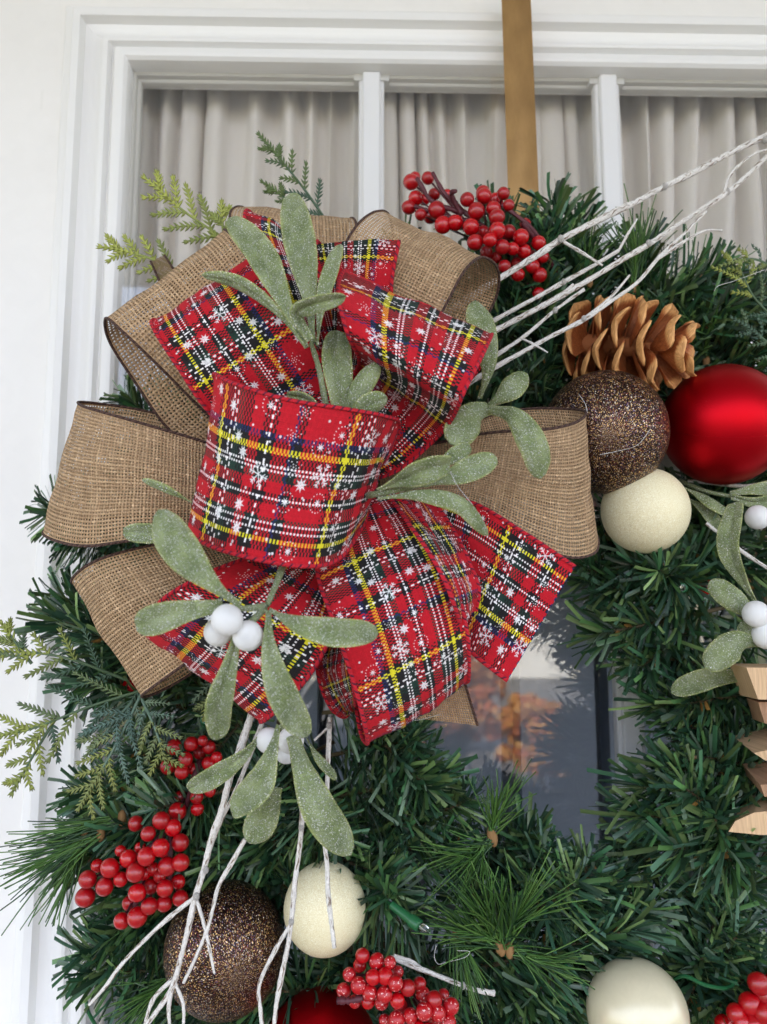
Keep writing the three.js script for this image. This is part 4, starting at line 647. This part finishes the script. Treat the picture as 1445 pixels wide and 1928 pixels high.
// ------------------------------------------------------------------ cedar sprigs
function cedar(label, axes, cols, { side = 10, slen = 62, seed = 1, leafPx = 19 } = {}) { // axes: lists of px, py, z from base to tip
  const o = PP(axes[0][0]), g = thing('cedar_sprig', label, 'sprig', 'cedar sprigs', o), r = rng(seed);
  const [cA, cB] = cols;
  const frond = (p0, p1, nrm, shade0, shade1) => {  // a small flat frond of pointed scales between two points
    const pos = [], idx = [], col = [], d = p1.clone().sub(p0), L = d.length(); d.normalize(); const S = nrm.clone().cross(d).normalize(), lp = leafPx * mpp(p0);
    const spike = (p, dir, len, w, c) => { const U = nrm, s = dir.clone().cross(U).normalize(), b = pos.length / 3; const q = [p.clone().addScaledVector(s, w), p.clone().addScaledVector(s, -w), p.clone().addScaledVector(U, w * 0.9), p.clone().addScaledVector(U, -w * 0.9), p.clone().addScaledVector(dir, len * 0.55).addScaledVector(s, w * 0.95), p.clone().addScaledVector(dir, len * 0.55).addScaledVector(s, -w * 0.95), p.clone().addScaledVector(dir, len * 0.55).addScaledVector(U, w * 0.8), p.clone().addScaledVector(dir, len)]; for (const v of q) { pos.push(v.x, v.y, v.z); col.push(...c); } idx.push(b, b + 2, b + 4, b + 2, b + 6, b + 4, b + 2, b + 1, b + 6, b + 1, b + 5, b + 6, b + 4, b + 6, b + 7, b + 6, b + 5, b + 7, b, b + 4, b + 3, b + 4, b + 5, b + 3, b + 5, b + 1, b + 3, b + 4, b + 7, b + 5); };
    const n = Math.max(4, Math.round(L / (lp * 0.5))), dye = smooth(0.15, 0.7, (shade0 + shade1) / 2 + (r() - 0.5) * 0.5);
    for (let i = 0; i <= n; i++) {
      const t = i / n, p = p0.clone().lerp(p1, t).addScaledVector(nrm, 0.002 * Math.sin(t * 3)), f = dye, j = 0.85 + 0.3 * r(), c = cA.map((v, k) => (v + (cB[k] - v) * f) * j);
      for (const q of i === n ? [-0.5, 0, 0.5] : [-1, 1]) spike(p, d.clone().multiplyScalar(0.75).addScaledVector(S, q * 0.66).addScaledVector(nrm, (r() - 0.4) * 0.3).normalize(), lp * (0.65 + 0.35 * r()) * (1 - 0.25 * t), lp * 0.12, c);
      spike(p, d, lp * 0.7, lp * 0.11, c);
    }
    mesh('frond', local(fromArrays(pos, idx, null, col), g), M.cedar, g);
  };
  for (const ax of axes) {
    const c = new THREE.CatmullRomCurve3(ax.map(PP), false, 'centripetal'), L = c.getLength(), n = ax.n ?? side, tip = ax.tip ?? 1, k = mpp(PP(ax[0]));
    const tb = tube(ax.map(PP), [0.0011, 0.0006], { sides: 5 }), cn = tb.attributes.position.count, cc = new Float32Array(cn * 3); for (let i = 0; i < cn; i++) for (let q = 0; q < 3; q++) cc[i * 3 + q] = cA[q] * 0.9 + cB[q] * 0.1; tb.setAttribute('color', new THREE.Float32BufferAttribute(cc, 3));
    mesh('stem', local(tb, g), M.cedar, g);
    for (let i = 0; i < n; i++) {
      const t = 0.12 + 0.80 * (i + 0.3 * r()) / n, p = c.getPointAt(t), T = c.getTangentAt(t), N = V(0.2 * (r() - 0.5), 0.3 * (r() - 0.5), 1).normalize(); N.addScaledVector(T, -N.dot(T)).normalize();
      const s = T.clone().cross(N).multiplyScalar(i % 2 ? 1 : -1), len = (ax.slen ?? slen) * k * (1.05 - 0.75 * t) * (0.8 + 0.4 * r());
      const e = p.clone().addScaledVector(T, len * 0.72).addScaledVector(s, len * 0.68).addScaledVector(N, (r() - 0.3) * len * 0.25);
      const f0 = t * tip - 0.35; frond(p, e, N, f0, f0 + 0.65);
    }
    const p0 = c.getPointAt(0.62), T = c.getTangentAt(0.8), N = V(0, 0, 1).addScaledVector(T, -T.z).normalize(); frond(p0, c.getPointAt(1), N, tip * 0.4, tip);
  }
}
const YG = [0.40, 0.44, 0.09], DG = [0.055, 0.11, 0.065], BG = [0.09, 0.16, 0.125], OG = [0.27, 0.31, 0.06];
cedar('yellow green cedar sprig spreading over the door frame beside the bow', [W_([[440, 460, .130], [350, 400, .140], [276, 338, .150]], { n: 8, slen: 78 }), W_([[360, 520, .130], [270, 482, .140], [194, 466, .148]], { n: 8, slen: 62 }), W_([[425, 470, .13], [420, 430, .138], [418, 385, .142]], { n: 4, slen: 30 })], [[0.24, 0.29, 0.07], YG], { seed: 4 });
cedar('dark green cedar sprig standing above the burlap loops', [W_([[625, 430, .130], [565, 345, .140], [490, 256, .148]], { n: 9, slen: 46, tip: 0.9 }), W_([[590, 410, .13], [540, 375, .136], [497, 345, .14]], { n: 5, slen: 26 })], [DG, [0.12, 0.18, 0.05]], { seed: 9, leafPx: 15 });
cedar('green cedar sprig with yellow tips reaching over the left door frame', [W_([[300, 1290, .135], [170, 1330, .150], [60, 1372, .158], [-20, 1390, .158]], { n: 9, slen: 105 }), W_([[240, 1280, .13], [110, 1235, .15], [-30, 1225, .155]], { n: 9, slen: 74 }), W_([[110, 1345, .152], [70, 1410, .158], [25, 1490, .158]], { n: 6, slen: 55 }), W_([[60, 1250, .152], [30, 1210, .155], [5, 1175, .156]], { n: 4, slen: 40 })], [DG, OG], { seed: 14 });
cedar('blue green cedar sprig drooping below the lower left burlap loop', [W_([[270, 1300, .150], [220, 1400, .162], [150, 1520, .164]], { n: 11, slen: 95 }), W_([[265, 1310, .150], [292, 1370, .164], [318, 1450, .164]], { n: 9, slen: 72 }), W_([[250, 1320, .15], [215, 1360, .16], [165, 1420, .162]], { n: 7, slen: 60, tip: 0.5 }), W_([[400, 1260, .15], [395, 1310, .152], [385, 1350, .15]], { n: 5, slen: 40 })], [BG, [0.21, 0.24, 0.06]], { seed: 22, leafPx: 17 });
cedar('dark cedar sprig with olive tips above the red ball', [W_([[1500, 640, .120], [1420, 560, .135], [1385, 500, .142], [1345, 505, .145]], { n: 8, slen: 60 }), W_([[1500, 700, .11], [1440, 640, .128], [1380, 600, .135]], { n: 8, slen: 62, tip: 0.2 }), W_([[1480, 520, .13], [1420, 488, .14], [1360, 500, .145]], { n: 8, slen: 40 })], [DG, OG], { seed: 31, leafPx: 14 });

// ------------------------------------------------------------------ long-needled pine sprays
function pineSpray(label, list, seed) {
  const o = PP(list[0].from), g = thing('pine_spray', label, 'sprig', 'long needled pine sprays', o), r = rng(seed);
  for (const s of list) {
    const a = PP(s.from), b = PP(s.to), ax = b.clone().sub(a), L = ax.length(); ax.normalize(); const pos = [], idx = [], col = [];
    for (let k = 0; k < (s.n ?? 60); k++) {
      const d = ax.clone().add(V(r() - 0.5, r() - 0.5, (r() - 0.5) * 0.8).multiplyScalar(s.spread ?? 1.3)).normalize(), len = L * (0.45 + 0.5 * r()), q = V(r() - 0.5, r() - 0.5, r() - 0.5).cross(d).normalize(), u = d.clone().cross(q), b0 = pos.length / 3, bend = (r() - 0.5) * 0.5, st = a.clone().addScaledVector(ax, r() * L * 0.42).add(V(r() - 0.5, r() - 0.5, r() - 0.5).multiplyScalar(0.006)), w = 0.00062, c = [[0.05, 0.13, 0.025], [0.075, 0.18, 0.035], [0.025, 0.07, 0.022], [0.10, 0.20, 0.04]][Math.floor(r() * 4)];
      for (let i = 0; i <= 4; i++) { const t = i / 4, p = st.clone().addScaledVector(d, len * t).addScaledVector(u, bend * len * t * t), ww = w * (1 - 0.35 * t); for (let e = 0; e < 3; e++) { const an = e * 2.0944, v = p.clone().addScaledVector(q, Math.cos(an) * ww).addScaledVector(u, Math.sin(an) * ww); pos.push(v.x, v.y, v.z); col.push(...c); } if (i) for (let e = 0; e < 3; e++) { const f = b0 + (i - 1) * 3, e2 = (e + 1) % 3; idx.push(f + e, f + e2, f + e + 3, f + e2, f + e2 + 3, f + e + 3); } }
    }
    const m = mesh('needles', local(fromArrays(pos, idx, null, col), g), M.pine, g); m.userData.kind = 'stuff';
    const bud = mesh('bud', new THREE.IcosahedronGeometry(0.0035, 1), M.bud, g); bud.position.copy(a).sub(o); bud.scale.set(0.8, 1.5, 0.8);
  }
}
pineSpray('long thin pine needles fanning left across the white door frame', [{ from: [190, 1570, .12], to: [10, 1660, .14], n: 55, spread: 0.8 }, { from: [160, 1580, .12], to: [90, 1720, .13], n: 40, spread: 0.7 }, { from: [230, 1540, .12], to: [40, 1590, .13], n: 30, spread: 0.5 }], 3);
pineSpray('long thin pine needles spreading over the middle of the lower wreath', [{ from: [945, 1785, .135], to: [1010, 1640, .165], n: 60, spread: 1.1 }, { from: [940, 1780, .135], to: [830, 1720, .155], n: 60, spread: 1.0 }, { from: [945, 1780, .135], to: [890, 1660, .155], n: 50, spread: 1.0 }, { from: [925, 1570, .12], to: [965, 1450, .13], n: 45, spread: 1.2 }, { from: [930, 1580, .12], to: [820, 1660, .14], n: 60, spread: 1.4 }, { from: [860, 1760, .13], to: [900, 1900, .15], n: 50, spread: 1.3 }, { from: [960, 1790, .135], to: [1090, 1840, .15], n: 40, spread: 1.1 }], 5);
pineSpray('long thin pine needles standing up behind the pine cone', [{ from: [1195, 540, .10], to: [1200, 400, .11], n: 60, spread: 1.2 }, { from: [1110, 530, .10], to: [1090, 430, .11], n: 40, spread: 1.2 }, { from: [1270, 600, .09], to: [1340, 470, .10], n: 50, spread: 1.1 }, { from: [1330, 680, .09], to: [1290, 570, .11], n: 40, spread: 1.3 }, { from: [1390, 640, .08], to: [1420, 520, .10], n: 30, spread: 1.2 }], 7);
pineSpray('long thin pine needles below the brown glitter ball at the left', [{ from: [330, 1840, .10], to: [225, 1930, .12], n: 45, spread: 0.9 }, { from: [270, 1700, .09], to: [190, 1830, .10], n: 30, spread: 0.9 }], 9);

// ------------------------------------------------------------------ stacked wooden blocks at the right
{
  const o = P(1440, 1420, .125), g = thing('wooden_block_stack', 'stack of pale cut wooden blocks hanging at the wreath right side', 'ornament', null, o);
  const block = (front, zf, zb, dx, dy, m) => { // front outline in px, a depth and a shift of its back outline
    const pts = []; for (const f of front) { pts.push(PP([f[0], f[1], zf + (f[2] || 0)])); pts.push(PP([f[0] + dx, f[1] + dy, zb])); }
    const q = new ConvexGeometry(pts); const p = q.attributes.position, nn = q.attributes.normal, uv = []; for (let i = 0; i < p.count; i++) { const ax = Math.abs(nn.getX(i)) > 0.6; uv.push(ax ? p.getZ(i) : p.getX(i), p.getY(i)); } q.setAttribute('uv', new THREE.Float32BufferAttribute(uv, 2));
    mesh('block', local(q, g), m, g);
  };
  block([[1406, 1257], [1500, 1258], [1510, 1318], [1428, 1317]], .176, .130, -34, -8, M.wood);
  block([[1428, 1322], [1520, 1322], [1520, 1372], [1440, 1362]], .166, .120, -22, -8, M.woodSide);
  block([[1420, 1418, -.004], [1520, 1396, .0], [1520, 1432], [1442, 1432]], .168, .115, -40, -32, M.wood);
  block([[1432, 1478], [1520, 1470], [1520, 1500], [1440, 1500]], .164, .120, -34, -40, M.woodSide);
  block([[1372, 1566], [1385, 1546], [1420, 1530], [1520, 1520], [1520, 1572], [1432, 1572]], .158, .115, 10, -30, M.wood);
}

// ------------------------------------------------------------------ fairy lights
{
  const g = thing('fairy_light_string', 'unlit fairy light string with green sockets and clear bulbs in the wreath', 'lights', null, P(750, 1712, .14));
  const bulb = (a, b, rp) => { const A = PP(a), B = PP(b), d = B.clone().sub(A), L = d.length(), k = mpp(A) * rp, q = new THREE.Quaternion().setFromUnitVectors(V(0, 1, 0), d.clone().normalize());
    const s = mesh('socket', new THREE.LatheGeometry([[0.0001, -0.1], [0.62, -0.1], [0.7, 0], [0.82, L * 0.6 / k], [1.05, L * 0.64 / k], [1.05, L * 0.86 / k], [0.95, L * 0.92 / k], [0.0001, L * 0.92 / k]].map((p) => new THREE.Vector2(p[0] * k, p[1] * k)), 18), M.socket, g); s.position.copy(A).sub(g.position); s.quaternion.copy(q);
    const u = mesh('bulb', new THREE.LatheGeometry([[0.0001, 0], [0.72, 0], [0.75, 0.5], [0.7, 1.2], [0.45, 1.7], [0.0001, 2.0]].map((p) => new THREE.Vector2(p[0] * k, p[1] * k)), 16), M.bulb, g); u.position.copy(A).addScaledVector(d, 0.93).sub(g.position); u.quaternion.copy(q);
    const f = mesh('filament', new THREE.CylinderGeometry(0.0003, 0.0003, k * 1.0, 5), M.filament, g); f.position.copy(A).addScaledVector(d, 0.93).addScaledVector(d.clone().normalize(), k * 0.7).sub(g.position); f.quaternion.copy(q);
  };
  bulb([738, 1704, .140], [796, 1748, .152], 11); bulb([1290, 1112, .110], [1284, 1106, .135], 9); bulb([392, 1370, .12], [386, 1352, .135], 9);
  const wire = (pts) => mesh('wire', local(tube(pts.map(PP), [0.0013], { sides: 6, seg: 40 }), g), M.socket, g);
  wire([[1265, 1845, .12], [1290, 1838, .13], [1330, 1855, .135], [1375, 1858, .13], [1390, 1830, .12], [1388, 1800, .11]]);
  wire([[1065, 1815, .12], [1072, 1840, .125], [1068, 1875, .12], [1050, 1905, .11]]);
  wire([[738, 1704, .140], [720, 1690, .12], [690, 1700, .09]]);
  wire([[160, 1860, .07], [165, 1900, .075], [180, 1930, .07], [195, 1960, .06]]);
}
// ------------------------------------------------------------------ strings of dried hot glue
{
  const paths = [[[862, 1790, .15], [885, 1792, .155], [880, 1800, .155], [840, 1812, .15], [825, 1815, .15], [818, 1800, .15], [822, 1780, .15]], [[1345, 548, .17], [1350, 540, .172], [1380, 530, .172], [1440, 508, .17]], [[738, 1342, .20], [780, 1356, .19], [830, 1345, .19]], [[1090, 742, .185], [1102, 760, .19], [1106, 775, .19]], [[1130, 856, .186], [1160, 850, .186], [1200, 838, .182], [1225, 808, .178]], [[848, 888, .265], [862, 915, .262], [890, 950, .262]]];
  const where = ['curled clear strand of dried glue near the fairy light socket', 'looped clear strand of dried glue over the cedar above the red ball', 'clear strand of dried glue sagging under the burlap tail', 'short clear strand of dried glue atop the brown glitter ball', 'bent clear strand of dried glue across the brown glitter ball', 'clear strand of dried glue hanging from the folded mistletoe leaf'];
  paths.forEach((p, i) => { const c = mesh(numbered('glue_strand'), tube(p.map(PP), [0.00022, 0.00016, 0.00022], { sides: 5, seg: 30, bump: 0.4 }), M.glue, scene); c.userData = { label: where[i], category: 'glue strand', group: 'strands of hot glue' }; });
}

// ------------------------------------------------------------------ across the drive, mirrored in the glass
function shrub(label, x, z, h, w, cols, seed) {
  const y0 = FLOOR - 0.5, g = thing('autumn_tree', label, 'tree', 'autumn trees mirrored in the glass', V(x, y0, z)), r = rng(seed), pos = [], idx = [], col = [];
  const limbs = []; for (let k = 0; k < 9; k++) { const a = r() * 6.28, e = V(Math.cos(a) * w * 0.35, h * (0.55 + 0.35 * r()), Math.sin(a) * w * 0.35); limbs.push(tube([V(0, h * 0.05, 0), V(e.x * 0.3, h * 0.3, e.z * 0.3), e], [0.06, 0.035, 0.012], { sides: 6 })); }
  mesh('trunk', mergeGeometries([tube([V(0, 0, 0), V(0.02, h * 0.3, 0), V(0, h * 0.7, 0.03)], [0.09, 0.07, 0.03], { sides: 8 }), ...limbs]), std({ color: lin(0.09, 0.07, 0.05), roughness: 0.9 }), g);
  const clumps = []; for (let k = 0; k < 40; k++) { const a = r() * 6.28, q = Math.sqrt(r()) * w / 2; clumps.push([Math.cos(a) * q, h * (0.22 + 0.72 * r()), Math.sin(a) * q, 0.12 + 0.2 * r()]); }
  for (let k = 0; k < 5200; k++) { const c = clumps[Math.floor(r() * clumps.length)], u = V(r() - 0.5, r() - 0.5, r() - 0.5).normalize(), p = V(c[0], c[1], c[2]).addScaledVector(u, c[3] * Math.cbrt(r()) * w * 0.6), s = 0.035 + 0.03 * r(), a = V(r() - 0.5, r() - 0.5, r() - 0.5).normalize(), b = a.clone().cross(u).normalize(), cl = cols[Math.floor(r() * cols.length)], i0 = pos.length / 3; for (const [m, n] of [[-1, 0], [0, -0.6], [1, 0], [0, 0.6]]) { const v = p.clone().addScaledVector(a, m * s).addScaledVector(b, n * s); pos.push(v.x, v.y, v.z); col.push(...cl); } idx.push(i0, i0 + 1, i0 + 2, i0, i0 + 2, i0 + 3); }
  mesh('crown', fromArrays(pos, idx, null, col), phys({ vertexColors: true, roughness: 0.8, side: THREE.DoubleSide, transmission: 0.3, thickness: 0 }), g);
}
shrub('small orange autumn tree beyond the porch, mirrored in the door glass', 1.15, 9.6, 1.3, 1.2, [[0.55, 0.16, 0.04], [0.62, 0.24, 0.06], [0.45, 0.11, 0.04], [0.6, 0.32, 0.12]], 40);
shrub('round golden autumn shrub beyond the porch, mirrored in the door glass', 1.75, 7.6, 0.95, 0.7, [[0.6, 0.28, 0.06], [0.5, 0.15, 0.05], [0.62, 0.36, 0.12]], 41);

{
  const g = thing('neighbour_house', 'pale cream house across the drive, mirrored in the door glass', 'house', null, V(3, FLOOR - 0.5, 20)), wall = std({ color: lin(0.74, 0.68, 0.54), roughness: 0.85 }), dark = std({ color: lin(0.08, 0.09, 0.1), roughness: 0.3 }), roof = std({ color: lin(0.12, 0.1, 0.09), roughness: 0.9 });
  mesh('wall', box(-7, 6, 0, 3.0, 0, 6), wall, g);
  const rs = new THREE.Shape([[-0.4, 3.0], [6.4, 3.0], [3, 5.2]].map((p) => new THREE.Vector2(...p))); mesh('roof', new THREE.ExtrudeGeometry(rs, { depth: 13.6, bevelEnabled: false }).rotateY(-Math.PI / 2).translate(6.3, 0.01, 0), roof, g);
  for (const x of [-5, -2.6, 4.2]) { const w = mesh('window', box(x - 0.5, x + 0.5, 1.0, 2.2, -0.03, 0.02), dark, g); mesh('window_sill', box(x - 0.6, x + 0.6, 0.92, 1.0, -0.1, 0.02), wall, w); }
  mesh('garage_door', box(-0.9, 2.4, 0.02, 2.2, -0.03, 0.02), std({ color: lin(0.8, 0.78, 0.72), roughness: 0.6 }), g);
}
renderer.render(scene, camera);
